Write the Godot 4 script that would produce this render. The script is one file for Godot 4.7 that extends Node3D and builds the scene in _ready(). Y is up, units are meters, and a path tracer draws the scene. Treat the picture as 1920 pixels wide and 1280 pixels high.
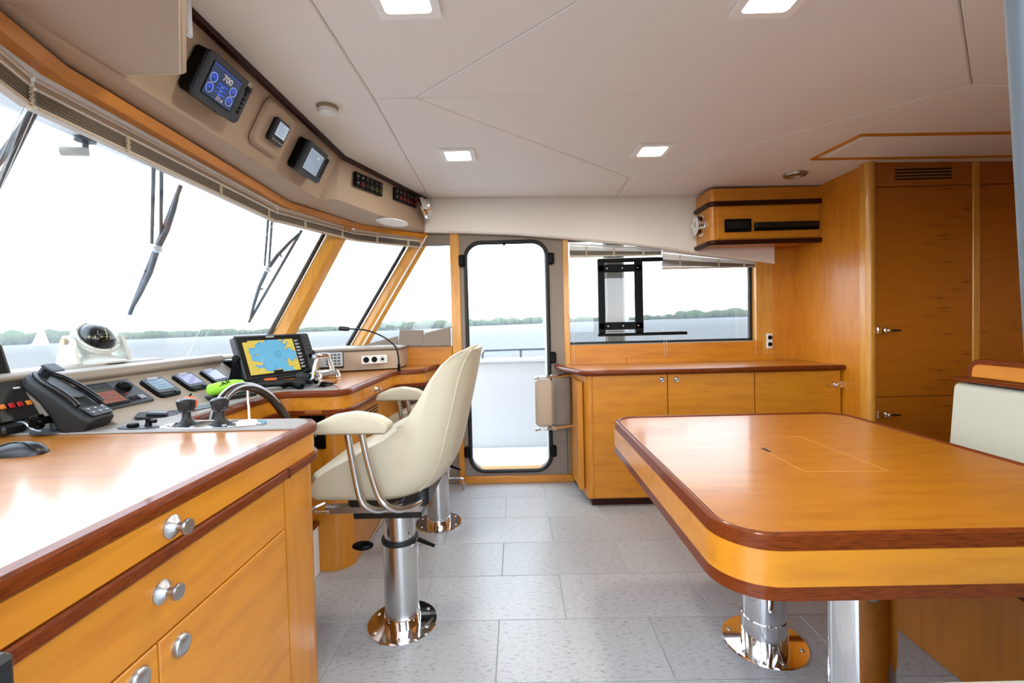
extends Node3D
# Wheelhouse of a motor yacht seen through its port side door. x runs aft, y up, -z to starboard; metres.
# P(x, height, depth) gives a point, depth counted from the lens into the picture.

var M := {}
var taken := {}

static func P(x: float, h: float, d: float) -> Vector3:
	return Vector3(x, h, -d)

# A soup of triangles, clockwise from outside.
class Geo:
	var t := PackedVector3Array()

	func put(s: PackedVector3Array, x := Transform3D.IDENTITY) -> Geo:
		if s.is_empty():
			return self
		var v := 0.0
		var o: Vector3 = s[0]
		for i in range(0, s.size(), 3):
			v += (s[i] - o).dot((s[i + 1] - o).cross(s[i + 2] - o))
		var mirrored := x.basis.determinant() < 0.0
		for i in range(0, s.size(), 3):
			t.append(x * s[i])
			if (v > 0.0) != mirrored:
				t.append(x * s[i + 2])
				t.append(x * s[i + 1])
			else:
				t.append(x * s[i + 1])
				t.append(x * s[i + 2])
		return self

	static func q(s: PackedVector3Array, a: Vector3, b: Vector3, c: Vector3, d: Vector3) -> void:
		s.append(a); s.append(b); s.append(c)
		s.append(a); s.append(c); s.append(d)

	# chamfered box
	func box(c: Vector3, size: Vector3, b := 0.003, x := Transform3D.IDENTITY) -> Geo:
		var s := PackedVector3Array()
		var h := size / 2.0
		b = minf(b, minf(h.x, minf(h.y, h.z)) * 0.9)
		var pt := func(sx: int, sy: int, sz: int, a: int) -> Vector3:
			var v := Vector3(h.x - b, h.y - b, h.z - b)
			v[a] += b
			return Vector3(v.x * sx, v.y * sy, v.z * sz)
		var tri := func(a: Vector3, e: Vector3, f: Vector3) -> void:
			if (e - a).cross(f - a).dot(a + e + f) > 0.0:
				s.append(a); s.append(f); s.append(e)
			else:
				s.append(a); s.append(e); s.append(f)
		var sg := [-1, 1]
		for a in 3:
			var u := (a + 1) % 3
			var w := (a + 2) % 3
			for k in sg:
				var g := []
				for m in [[-1, -1], [1, -1], [1, 1], [-1, 1]]:
					var e := [0, 0, 0]
					e[a] = k; e[u] = m[0]; e[w] = m[1]
					g.append(pt.call(e[0], e[1], e[2], a))
				tri.call(g[0], g[1], g[2]); tri.call(g[0], g[2], g[3])
			if b > 0.0:
				for m in sg:
					for n in sg:
						var e0 := [0, 0, 0]
						e0[u] = m; e0[w] = n; e0[a] = -1
						var e1 := e0.duplicate()
						e1[a] = 1
						var g0: Vector3 = pt.call(e0[0], e0[1], e0[2], u)
						var g1: Vector3 = pt.call(e1[0], e1[1], e1[2], u)
						var g2: Vector3 = pt.call(e1[0], e1[1], e1[2], w)
						var g3: Vector3 = pt.call(e0[0], e0[1], e0[2], w)
						tri.call(g0, g1, g2); tri.call(g0, g2, g3)
		if b > 0.0:
			for i in sg:
				for j in sg:
					for k in sg:
						tri.call(pt.call(i, j, k, 0), pt.call(i, j, k, 1), pt.call(i, j, k, 2))
		for i in s.size():
			t.append(x * (s[i] + c))
		return self

	# box between two corners given as x, height, depth
	func span(x0: float, x1: float, h0: float, h1: float, d0: float, d1: float, b := 0.003) -> Geo:
		return box(Vector3((x0 + x1) / 2.0, (h0 + h1) / 2.0, -(d0 + d1) / 2.0), Vector3(absf(x1 - x0), absf(h1 - h0), absf(d1 - d0)), b)

	static func inset(p: PackedVector2Array, by: float) -> PackedVector2Array:
		var n := p.size()
		var area := 0.0
		for i in n:
			area += p[i].cross(p[(i + 1) % n])
		var sg := 1.0 if area > 0.0 else -1.0
		var out := PackedVector2Array()
		for i in n:
			var a := (p[i] - p[(i + n - 1) % n]).normalized()
			var c := (p[(i + 1) % n] - p[i]).normalized()
			var na := Vector2(-a.y, a.x) * sg
			var nc := Vector2(-c.y, c.x) * sg
			var m := (na + nc)
			m = m.normalized() if m.length() > 0.01 else na
			out.append(p[i] + m * by / maxf(0.35, m.dot(na)))
		return out

	# polygon (x, y) pulled from z0 to z1 with chamfered rims, in its own axes
	static func pull(p: PackedVector2Array, z0: float, z1: float, b := 0.002) -> PackedVector3Array:
		var s := PackedVector3Array()
		var rings := [p, p]
		var zs := [z0, z1]
		if b > 0.0:
			var i := inset(p, b)
			rings = [i, p, p, i]
			zs = [z0, z0 + b * signf(z1 - z0), z1 - b * signf(z1 - z0), z1]
		var n := p.size()
		for r in rings.size() - 1:
			for k in n:
				var m := (k + 1) % n
				q(s, Vector3(rings[r][k].x, rings[r][k].y, zs[r]), Vector3(rings[r][m].x, rings[r][m].y, zs[r]), Vector3(rings[r + 1][m].x, rings[r + 1][m].y, zs[r + 1]), Vector3(rings[r + 1][k].x, rings[r + 1][k].y, zs[r + 1]))
		var ccw := 0.0
		for k in n:
			ccw += p[k].cross(p[(k + 1) % n])
		for e in [0, rings.size() - 1]:
			var pp: PackedVector2Array = rings[e]
			var ix := Geometry2D.triangulate_polygon(pp)
			for k in range(0, ix.size(), 3):
				var a := pp[ix[k]]
				var c := pp[ix[k + 1]]
				var d := pp[ix[k + 2]]
				# side walls above run with the ring; keep the caps consistent with them
				var same: bool = ((c - a).cross(d - a) > 0.0) == (ccw > 0.0)
				if (e == 0) == same:
					var h := c
					c = d
					d = h
				s.append(Vector3(a.x, a.y, zs[e])); s.append(Vector3(c.x, c.y, zs[e])); s.append(Vector3(d.x, d.y, zs[e]))
		return s

	# plan polygon of (x, depth) between two heights
	func plan(p: PackedVector2Array, h0: float, h1: float, b := 0.002) -> Geo:
		var s := pull(p, h0, h1, b)
		for i in s.size():
			s[i] = Vector3(s[i].x, s[i].z, -s[i].y)
		return put(s)

	# polygon of (x, height) between two depths
	func face(p: PackedVector2Array, d0: float, d1: float, b := 0.002) -> Geo:
		var s := pull(p, d0, d1, b)
		for i in s.size():
			s[i] = Vector3(s[i].x, s[i].y, -s[i].z)
		return put(s)

	# polygon of (depth, height) between two x
	func side(p: PackedVector2Array, x0: float, x1: float, b := 0.002) -> Geo:
		var s := pull(p, x0, x1, b)
		for i in s.size():
			s[i] = Vector3(s[i].z, s[i].y, -s[i].x)
		return put(s)

	# polygon in the xy plane of a frame, pulled along its z
	func slab(p: PackedVector2Array, z0: float, z1: float, x: Transform3D, b := 0.002) -> Geo:
		return put(pull(p, z0, z1, b), x)

	# rings of points joined one to the next
	func loft(rings: Array, closed := true, caps := true) -> Geo:
		var s := PackedVector3Array()
		for r in rings.size() - 1:
			var a: PackedVector3Array = rings[r]
			var c: PackedVector3Array = rings[r + 1]
			var n := a.size()
			for k in (n if closed else n - 1):
				var m := (k + 1) % n
				q(s, a[k], a[m], c[m], c[k])
		if caps and closed:
			for e in [0, rings.size() - 1]:
				var a: PackedVector3Array = rings[e]
				var mid := Vector3.ZERO
				for v in a:
					mid += v
				mid /= a.size()
				for k in a.size():
					var m := (k + 1) % a.size()
					s.append(mid)
					if e == 0:
						s.append(a[m]); s.append(a[k])
					else:
						s.append(a[k]); s.append(a[m])
		return put(s)

	static func ring(c: Vector3, u: Vector3, w: Vector3, n: int) -> PackedVector3Array:
		var o := PackedVector3Array()
		for k in n:
			var a := TAU * k / n
			o.append(c + u * cos(a) + w * sin(a))
		return o

	func tube(path: PackedVector3Array, r, n := 12, closed := false) -> Geo:
		var rings := []
		var m := path.size()
		var up := Vector3.UP
		var prev := Vector3.ZERO
		for i in m:
			var a: Vector3 = path[(i + m - 1) % m] if closed or i > 0 else path[i]
			var c: Vector3 = path[(i + 1) % m] if closed or i < m - 1 else path[i]
			var d := (c - a).normalized()
			if i == 0:
				up = Vector3.UP if absf(d.y) < 0.9 else Vector3.RIGHT
				up = (up - d * up.dot(d)).normalized()
			else:
				up = (up - d * up.dot(d)).normalized()
			prev = d
			var rr: float = r[i] if r is Array else r
			rings.append(ring(path[i], up * rr, d.cross(up) * rr, n))
		if closed:
			rings.append(rings[0])
		return loft(rings, true, not closed)

	# rod from a to b
	func rod(a: Vector3, b: Vector3, r: float, r2 := -1.0, n := 14) -> Geo:
		return tube(PackedVector3Array([a, b]), [r, r if r2 < 0.0 else r2], n)

	# profile of (radius, height) turned round the y axis of a frame
	func lathe(p: Array, x := Transform3D.IDENTITY, n := 24) -> Geo:
		var rings := []
		for v in p:
			rings.append(ring(Vector3(0, v.y, 0), Vector3(maxf(v.x, 0.0001), 0, 0), Vector3(0, 0, maxf(v.x, 0.0001)), n))
		var g := Geo.new()
		g.loft(rings)
		for v in g.t:
			t.append(x * v)
		return self

	# profile (side, up) carried along a path that lies level; side is to the right of the way
	func sweep(path: PackedVector3Array, prof: PackedVector2Array, closed := false) -> Geo:
		var s := PackedVector3Array()
		var m := path.size()
		var rings := []
		for i in m:
			var a: Vector3 = path[(i + m - 1) % m] if closed or i > 0 else path[i] * 2.0 - path[i + 1]
			var c: Vector3 = path[(i + 1) % m] if closed or i < m - 1 else path[i] * 2.0 - path[i - 1]
			var da := (path[i] - a); da.y = 0; da = da.normalized()
			var dc := (c - path[i]); dc.y = 0; dc = dc.normalized()
			var d := (da + dc).normalized()
			var sd := d.cross(Vector3.UP)
			var k := 1.0 / maxf(0.4, d.dot(da))
			var rg := PackedVector3Array()
			for v in prof:
				rg.append(path[i] + sd * v.x * k + Vector3.UP * v.y)
			rings.append(rg)
		if closed:
			rings.append(rings[0])
		var n := prof.size()
		for r in rings.size() - 1:
			for k in n:
				var j := (k + 1) % n
				q(s, rings[r][k], rings[r][j], rings[r + 1][j], rings[r + 1][k])
		if not closed:
			var ix := Geometry2D.triangulate_polygon(prof)
			var ccw := 0.0
			for k in n:
				ccw += prof[k].cross(prof[(k + 1) % n])
			for e in [0, rings.size() - 1]:
				for k in range(0, ix.size(), 3):
					var same: bool = ((prof[ix[k + 1]] - prof[ix[k]]).cross(prof[ix[k + 2]] - prof[ix[k]]) > 0.0) == (ccw > 0.0)
					var o := [ix[k], ix[k + 1], ix[k + 2]] if ((e != 0) == same) else [ix[k], ix[k + 2], ix[k + 1]]
					for v in o:
						s.append(rings[e][v])
		return put(s)

	# plate with a hole: two rings with the same count
	func plate(outer: PackedVector3Array, inner: PackedVector3Array, thick: Vector3) -> Geo:
		var s := PackedVector3Array()
		var n := outer.size()
		for k in n:
			var m := (k + 1) % n
			q(s, outer[k], outer[m], inner[m], inner[k])
			q(s, inner[k], inner[m], inner[m] + thick, inner[k] + thick)
			q(s, inner[k] + thick, inner[m] + thick, outer[m] + thick, outer[k] + thick)
			q(s, outer[k] + thick, outer[m] + thick, outer[m], outer[k])
		return put(s)

	func ball(c: Vector3, r: Vector3, n := 16) -> Geo:
		var rings := []
		for i in n / 2 + 1:
			var a := PI * i / (n / 2)
			rings.append(ring(c + Vector3(0, r.y * cos(a), 0), Vector3(maxf(sin(a), 0.001) * r.x, 0, 0), Vector3(0, 0, maxf(sin(a), 0.001) * r.z), n))
		return loft(rings)

func mesh_of(t: PackedVector3Array, crease := 38.0) -> ArrayMesh:
	var n := t.size() / 3
	var fn := PackedVector3Array()
	fn.resize(n)
	var at := {}
	for f in n:
		fn[f] = (t[f * 3 + 2] - t[f * 3]).cross(t[f * 3 + 1] - t[f * 3])
		for k in 3:
			var key := Vector3i((t[f * 3 + k] * 20000.0).round())
			if at.has(key):
				at[key].append(f)
			else:
				at[key] = [f]
	var lim := cos(deg_to_rad(crease))
	var nn := PackedVector3Array()
	nn.resize(n * 3)
	for f in n:
		var me := fn[f].normalized()
		for k in 3:
			var sum := Vector3.ZERO
			for g in at[Vector3i((t[f * 3 + k] * 20000.0).round())]:
				if fn[g].normalized().dot(me) > lim:
					sum += fn[g]
			nn[f * 3 + k] = sum.normalized() if sum.length() > 1e-14 else me
	var arr := []
	arr.resize(Mesh.ARRAY_MAX)
	arr[Mesh.ARRAY_VERTEX] = t
	arr[Mesh.ARRAY_NORMAL] = nn
	var m := ArrayMesh.new()
	m.add_surface_from_arrays(Mesh.PRIMITIVE_TRIANGLES, arr)
	return m

func numbered(called: String) -> String:
	taken[called] = taken.get(called, -1) + 1
	return called if taken[called] == 0 else "%s_%03d" % [called, taken[called]]

func tag(o: Node, label: String, category: String, group := "") -> Node:
	o.set_meta("label", label)
	o.set_meta("category", category)
	if group:
		o.set_meta("group", group)
	return o

# a thing: a node at its base whose children are parts
func thing(called: String, label: String, category: String, at := Vector3.ZERO, group := "") -> Node3D:
	var o := Node3D.new()
	o.name = numbered(called)
	add_child(o)
	o.position = at
	tag(o, label, category, group)
	return o

# geometry in room coordinates becomes a part of a node
func part(root: Node3D, called: String, g: Geo, m: Material, crease := 38.0, label := "") -> MeshInstance3D:
	var o := MeshInstance3D.new()
	o.name = called
	var x := Transform3D.IDENTITY
	var up: Node3D = root
	while up and up != self:
		x = up.transform * x
		up = up.get_parent()
	o.mesh = mesh_of(x.affine_inverse() * g.t, crease)
	o.material_override = null
	o.mesh.surface_set_material(0, m)
	root.add_child(o, true)
	if label:
		o.set_meta("label", label)
	return o

# a thing of one mesh
func one(called: String, g: Geo, m: Material, label: String, category: String, group := "", crease := 38.0) -> MeshInstance3D:
	var lo := Vector3.INF
	var hi := -Vector3.INF
	for v in g.t:
		lo = lo.min(v)
		hi = hi.max(v)
	var base := Vector3((lo.x + hi.x) / 2.0, lo.y, (lo.z + hi.z) / 2.0)
	var s := PackedVector3Array()
	for v in g.t:
		s.append(v - base)
	var o := MeshInstance3D.new()
	o.name = numbered(called)
	o.mesh = mesh_of(s, crease)
	o.mesh.surface_set_material(0, m)
	add_child(o)
	o.position = base
	tag(o, label, category, group)
	return o

func struct(called: String, g: Geo, m: Material, label := "", crease := 38.0) -> MeshInstance3D:
	var o := MeshInstance3D.new()
	o.name = numbered(called)
	o.mesh = mesh_of(g.t, crease)
	o.mesh.surface_set_material(0, m)
	add_child(o)
	o.set_meta("kind", "structure")
	if label:
		o.set_meta("label", label)
	return o

# a printed or lit rectangle with its own uv, centre c, half width u (to the right), half height v (up)
func panel(root: Node3D, called: String, c: Vector3, u: Vector3, v: Vector3, m: Material) -> MeshInstance3D:
	var x := Transform3D.IDENTITY
	var up: Node3D = root
	while up and up != self:
		x = up.transform * x
		up = up.get_parent()
	x = x.affine_inverse()
	var n := (x.basis * u.cross(v)).normalized()
	var arr := []
	arr.resize(Mesh.ARRAY_MAX)
	arr[Mesh.ARRAY_VERTEX] = PackedVector3Array([x * (c - u + v), x * (c + u + v), x * (c + u - v), x * (c - u - v)])
	arr[Mesh.ARRAY_NORMAL] = PackedVector3Array([n, n, n, n])
	arr[Mesh.ARRAY_TEX_UV] = PackedVector2Array([Vector2(0, 0), Vector2(1, 0), Vector2(1, 1), Vector2(0, 1)])
	arr[Mesh.ARRAY_INDEX] = PackedInt32Array([0, 1, 2, 0, 2, 3])
	var me := ArrayMesh.new()
	me.add_surface_from_arrays(Mesh.PRIMITIVE_TRIANGLES, arr)
	me.surface_set_material(0, m)
	var o := MeshInstance3D.new()
	o.name = called
	o.mesh = me
	root.add_child(o, true)
	return o

func letters(root: Node3D, text: String, x: Transform3D, high: float, m: Material) -> MeshInstance3D:
	var tm := TextMesh.new()
	var f := SystemFont.new()
	f.font_names = PackedStringArray(["Droid Sans"])
	f.font_weight = 700
	tm.font = f
	tm.text = text
	tm.font_size = 32
	tm.pixel_size = high / 24.0
	tm.depth = 0.0006
	tm.curve_step = 2.0
	tm.material = m
	var o := MeshInstance3D.new()
	o.name = "lettering"
	o.mesh = tm
	root.add_child(o, true)
	var y := Transform3D.IDENTITY
	var up: Node3D = root
	while up and up != self:
		y = up.transform * y
		up = up.get_parent()
	o.transform = y.affine_inverse() * x
	return o

func rr(w: float, h: float, r: float, n := 5) -> PackedVector2Array:
	var o := PackedVector2Array()
	for c in [[1, 1, 0], [-1, 1, 1], [-1, -1, 2], [1, -1, 3]]:
		for k in n + 1:
			var a: float = PI / 2 * (c[2] + float(k) / n)
			o.append(Vector2(c[0] * (w / 2 - r) + cos(a) * r, c[1] * (h / 2 - r) + sin(a) * r))
	return o

# fillet the corners of a polyline or polygon: entries [x, y, radius]
func fillet(a: Array, closed := true, n := 6) -> PackedVector2Array:
	var o := PackedVector2Array()
	var m := a.size()
	for i in m:
		var p := Vector2(a[i][0], a[i][1])
		var r: float = a[i][2] if a[i].size() > 2 else 0.0
		if r <= 0.0 or (not closed and (i == 0 or i == m - 1)):
			o.append(p)
			continue
		var e := Vector2(a[(i + m - 1) % m][0], a[(i + m - 1) % m][1])
		var f := Vector2(a[(i + 1) % m][0], a[(i + 1) % m][1])
		var d0 := (e - p).normalized()
		var d1 := (f - p).normalized()
		var half := d0.angle_to(d1) / 2.0
		var cut := minf(r / absf(tan(half)), minf(p.distance_to(e), p.distance_to(f)) * 0.49)
		var rad := cut * absf(tan(half))
		var c := p + (d0 + d1).normalized() * (rad / absf(sin(half)))
		var a0 := (p + d0 * cut - c).angle()
		var sweep_by := wrapf((p + d1 * cut - c).angle() - a0, -PI, PI)
		for k in n + 1:
			o.append(c + Vector2.from_angle(a0 + sweep_by * k / n) * rad)
	return o

func on_level(p: PackedVector2Array, h: float) -> PackedVector3Array:
	var o := PackedVector3Array()
	for v in p:
		o.append(P(v.x, h, v.y))
	return o

func curve(a: Array, sub := 6) -> PackedVector3Array:
	var o := PackedVector3Array()
	for i in a.size() - 1:
		var p0: Vector3 = a[maxi(i - 1, 0)]
		var p3: Vector3 = a[mini(i + 2, a.size() - 1)]
		for k in sub:
			o.append(a[i].cubic_interpolate(a[i + 1], p0, p3, float(k) / sub))
	o.append(a[-1])
	return o

func v2(a: Array) -> PackedVector2Array:
	var o := PackedVector2Array()
	for v in a:
		o.append(Vector2(v[0], v[1]))
	return o

func G() -> Geo:
	return Geo.new()

# a frame whose z axis is n, with x as level as it can be
func frame(at: Vector3, n: Vector3, right := Vector3.ZERO) -> Transform3D:
	var z := n.normalized()
	var x := (Vector3.UP.cross(z) if right == Vector3.ZERO else right - z * right.dot(z)).normalized()
	return Transform3D(Basis(x, z.cross(x), z), at)

func noise_tex(freq: float, octaves: int, stops: Array, seed_no := 1, size := 512, kind := FastNoiseLite.TYPE_SIMPLEX_SMOOTH) -> NoiseTexture2D:
	var f := FastNoiseLite.new()
	f.noise_type = kind
	f.seed = seed_no
	f.frequency = freq
	f.fractal_octaves = octaves
	var g := Gradient.new()
	var offs := PackedFloat32Array()
	var cols := PackedColorArray()
	for s in stops:
		offs.append(s[0])
		cols.append(s[1] if s[1] is Color else Color(s[1], s[1], s[1]))
	g.offsets = offs
	g.colors = cols
	var t := NoiseTexture2D.new()
	t.width = size
	t.height = size
	t.seamless = true
	t.noise = f
	t.color_ramp = g
	return t

func bump_tex(freq: float, octaves: int, seed_no: int, strength: float, size := 256) -> NoiseTexture2D:
	var t := noise_tex(freq, octaves, [[0.0, 0.0], [1.0, 1.0]], seed_no, size)
	t.color_ramp = null
	t.as_normal_map = true
	t.bump_strength = strength
	return t

func mk(key: String, c: Color, rough: float, metal := 0.0, coat := 0.0, coat_rough := 0.1) -> StandardMaterial3D:
	var m := StandardMaterial3D.new()
	m.resource_name = key
	m.albedo_color = c
	m.roughness = rough
	m.metallic = metal
	if coat > 0.0:
		m.clearcoat_enabled = true
		m.clearcoat = coat
		m.clearcoat_roughness = coat_rough
	M[key] = m
	return m

func grain(key: String, c: Color, tex: Texture2D, sc: Vector3, rough: float, coat := 0.0, coat_rough := 0.1) -> StandardMaterial3D:
	var m := mk(key, c, rough, 0.0, coat, coat_rough)
	m.albedo_texture = tex
	m.uv1_triplanar = true
	m.uv1_world_triplanar = true
	m.uv1_triplanar_sharpness = 8.0
	m.uv1_scale = sc
	return m

func shiny_screen(key: String, im: Image, energy: float) -> StandardMaterial3D:
	var m := mk(key, Color.BLACK, 0.12)
	var t := ImageTexture.create_from_image(im)
	m.emission_enabled = true
	m.emission = Color.BLACK
	m.emission_texture = t
	m.emission_energy_multiplier = energy
	return m

func materials() -> void:
	var fig := noise_tex(0.010, 4, [[0.0, Color(0.90, 0.86, 0.80)], [0.40, Color(0.97, 0.955, 0.93)], [0.62, Color(1, 1, 1)], [1.0, Color(0.975, 0.96, 0.935)]], 3)
	var maple := Color(0.775, 0.495, 0.085)
	grain("maple_x", maple, fig, Vector3(0.5, 3.2, 3.2), 0.42, 0.3, 0.18)
	grain("maple_y", maple, fig, Vector3(3.2, 0.5, 3.2), 0.42, 0.3, 0.18)
	grain("maple_z", maple, fig, Vector3(3.2, 3.2, 0.5), 0.42, 0.3, 0.18)
	grain("maple_top", Color(0.67, 0.415, 0.08), fig, Vector3(0.5, 3.2, 3.2), 0.36, 0.36, 0.12)
	grain("maple_pale", Color(0.80, 0.565, 0.21), fig, Vector3(4.0, 0.6, 4.0), 0.35, 0.5, 0.16)
	# wardrobe veneer: the same wood, its weaker light put into a darker colour, with knots and streaks
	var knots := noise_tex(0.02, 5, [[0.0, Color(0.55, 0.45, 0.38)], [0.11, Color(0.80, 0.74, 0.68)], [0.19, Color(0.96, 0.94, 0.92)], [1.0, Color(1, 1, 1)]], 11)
	grain("dimmed_veneer_x", Color(0.66, 0.38, 0.05), knots, Vector3(0.35, 2.4, 2.4), 0.4, 0.35, 0.2)
	var red := noise_tex(0.03, 4, [[0.0, Color(0.62, 0.58, 0.55)], [0.5, Color(0.9, 0.88, 0.86)], [1.0, Color(1, 1, 1)]], 5)
	grain("mahogany_x", Color(0.46, 0.205, 0.055), red, Vector3(1.2, 14.0, 14.0), 0.42, 0.2, 0.06)
	grain("mahogany_z", Color(0.46, 0.205, 0.055), red, Vector3(14.0, 14.0, 1.2), 0.42, 0.2, 0.06)
	mk("chestnut", Color(0.56, 0.29, 0.09), 0.4, 0.0, 0.3, 0.15)
	for k in ["mahogany_x", "mahogany_z"]:
		M[k].metallic_specular = 0.25
	mk("mahogany_dark", Color(0.18, 0.055, 0.025), 0.4, 0.0, 0.15, 0.1).metallic_specular = 0.3
	mk("wheel_rim", Color(0.10, 0.04, 0.025), 0.3, 0.0, 1.0, 0.04)
	var hide := bump_tex(0.09, 3, 7, 2.0)
	for a in [["ceiling_vinyl", Color(0.905, 0.89, 0.87), 0.6], ["taupe_vinyl", Color(0.69, 0.605, 0.52), 0.55], ["door_vinyl", Color(0.50, 0.45, 0.405), 0.6], ["dash_vinyl", Color(0.53, 0.505, 0.48), 0.5], ["pod_vinyl", Color(0.60, 0.55, 0.49), 0.5], ["ledge_vinyl", Color(0.55, 0.505, 0.455), 0.5], ["valance_vinyl", Color(0.905, 0.89, 0.86), 0.6], ["cream_hide", Color(0.69, 0.65, 0.555), 0.42], ["settee_hide", Color(0.75, 0.75, 0.69), 0.5]]:
		var m := mk(a[0], a[1], a[2])
		m.uv1_triplanar = true
		m.uv1_world_triplanar = true
		m.uv1_scale = Vector3(6, 6, 6)
		m.normal_enabled = true
		m.normal_texture = hide
		m.normal_scale = 0.12
	var stone := noise_tex(0.02, 8, [[0.0, Color(0.70, 0.70, 0.70)], [0.26, Color(0.87, 0.87, 0.87)], [0.35, Color(0.965, 0.96, 0.955)], [0.55, Color(1, 1, 1)], [1.0, Color(0.955, 0.955, 0.96)]], 21, 2048)
	for k in 3:
		var m := grain("tile_%d" % k, Color(0.685, 0.685, 0.685).darkened([0.0, 0.015, 0.035][k]), stone, Vector3(0.7, 2.2, 1.9), 0.32)
		m.uv1_offset = Vector3(0.37 * k, 0.0, 0.21 * k)
	mk("grout", Color(0.66, 0.66, 0.655), 0.8)
	mk("chrome", Color(0.93, 0.93, 0.94), 0.05, 1.0)
	mk("steel", Color(0.80, 0.80, 0.80), 0.22, 1.0)
	mk("deck_steel", Color(0.40, 0.41, 0.43), 0.3, 0.85)
	mk("satin", Color(0.74, 0.74, 0.74), 0.34, 1.0)
	mk("alu", Color(0.80, 0.82, 0.84), 0.4, 0.7)
	mk("black", Color(0.018, 0.018, 0.02), 0.4)
	M.black.metallic_specular = 0.25
	mk("rubber", Color(0.028, 0.031, 0.036), 0.55)
	mk("graphite", Color(0.085, 0.09, 0.10), 0.4)
	mk("slate", Color(0.17, 0.19, 0.22), 0.4)
	mk("anthracite", Color(0.05, 0.053, 0.058), 0.35)
	mk("silver_key", Color(0.62, 0.63, 0.64), 0.4)
	mk("white", Color(0.88, 0.88, 0.87), 0.4)
	mk("gel_white", Color(0.80, 0.80, 0.80), 0.4)
	mk("compass_white", Color(0.80, 0.81, 0.78), 0.3, 0.0, 0.5, 0.1)
	mk("khaki", Color(0.60, 0.53, 0.40), 0.5)
	mk("blind", Color(0.47, 0.43, 0.38), 0.55)
	mk("rail_white", Color(0.90, 0.895, 0.88), 0.3)
	mk("rail_tan", Color(0.76, 0.71, 0.64), 0.4)
	mk("cord", Color(0.84, 0.80, 0.70), 0.7)
	mk("thread", Color(0.80, 0.81, 0.82), 0.5)
	mk("red_key", Color(0.75, 0.06, 0.06), 0.4)
	mk("amber_key", Color(0.90, 0.50, 0.05), 0.4)
	mk("lime", Color(0.62, 0.90, 0.26), 0.6)
	mk("orange", Color(0.95, 0.42, 0.16), 0.6)
	mk("copper", Color(0.82, 0.42, 0.22), 0.35, 0.6)
	mk("ivory_mark", Color(0.86, 0.82, 0.62), 0.5)
	mk("inlay", Color(0.80, 0.58, 0.24), 0.4, 0.0, 0.6, 0.15)
	mk("slot", Color(0.03, 0.02, 0.015), 0.8)
	mk("fabric_taupe", Color(0.50, 0.45, 0.40), 0.8)
	mk("wiper", Color(0.27, 0.31, 0.35), 0.6)
	mk("roof_white", Color(0.80, 0.80, 0.80), 0.6)
	mk("frame_grey", Color(0.25, 0.27, 0.29), 0.5)
	mk("lamp_frame", Color(0.95, 0.95, 0.94), 0.45)
	mk("post_grey", Color(0.62, 0.61, 0.58), 0.5)
	mk("olive_lcd", Color(0.50, 0.55, 0.10), 0.3)
	var em := mk("lamp_glow", Color(1, 1, 1), 0.4)
	em.emission_enabled = true
	em.emission = Color(1.0, 0.985, 0.93)
	em.emission_energy_multiplier = 3.0
	for a in [["glass", Color(0.20, 0.23, 0.25, 0.08)], ["tinted", Color(0.16, 0.20, 0.23, 0.20)], ["clear_glass", Color(0.8, 0.85, 0.88, 0.04)]]:
		var m := mk(a[0], a[1], 0.02)
		m.transparency = BaseMaterial3D.TRANSPARENCY_ALPHA
	var dome := mk("dome", Color(0.03, 0.04, 0.06, 0.30), 0.02)
	dome.transparency = BaseMaterial3D.TRANSPARENCY_ALPHA
	var ripple := bump_tex(0.03, 5, 31, 6.0, 512)
	var sea := mk("sea", Color(0.275, 0.28, 0.275), 0.5)
	sea.metallic_specular = 0.16
	sea.uv1_triplanar = true
	sea.uv1_world_triplanar = true
	sea.uv1_scale = Vector3(0.045, 0.045, 0.10)
	sea.albedo_texture = noise_tex(0.03, 5, [[0.0, Color(0.72, 0.75, 0.78)], [0.42, Color(0.88, 0.89, 0.90)], [0.58, Color(1, 1, 1)], [1.0, Color(1, 1, 1)]], 33)
	sea.normal_enabled = true
	sea.normal_texture = ripple
	sea.normal_scale = 0.55
	var leaf := mk("foliage", Color(0.25, 0.32, 0.18), 0.9)
	leaf.vertex_color_use_as_albedo = true
	mk("reed", Color(0.34, 0.39, 0.22), 0.9)

# ---- pictures on screens ----
func disc(im: Image, c: Vector2i, r0: float, r1: float, col: Color, a0 := -PI, a1 := PI) -> void:
	for y in range(c.y - int(r1) - 1, c.y + int(r1) + 2):
		for x in range(c.x - int(r1) - 1, c.x + int(r1) + 2):
			if x < 0 or y < 0 or x >= im.get_width() or y >= im.get_height():
				continue
			var d := Vector2(x - c.x, y - c.y)
			if d.length() <= r1 and d.length() >= r0 and d.angle() >= a0 and d.angle() <= a1:
				im.set_pixel(x, y, col)

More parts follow.
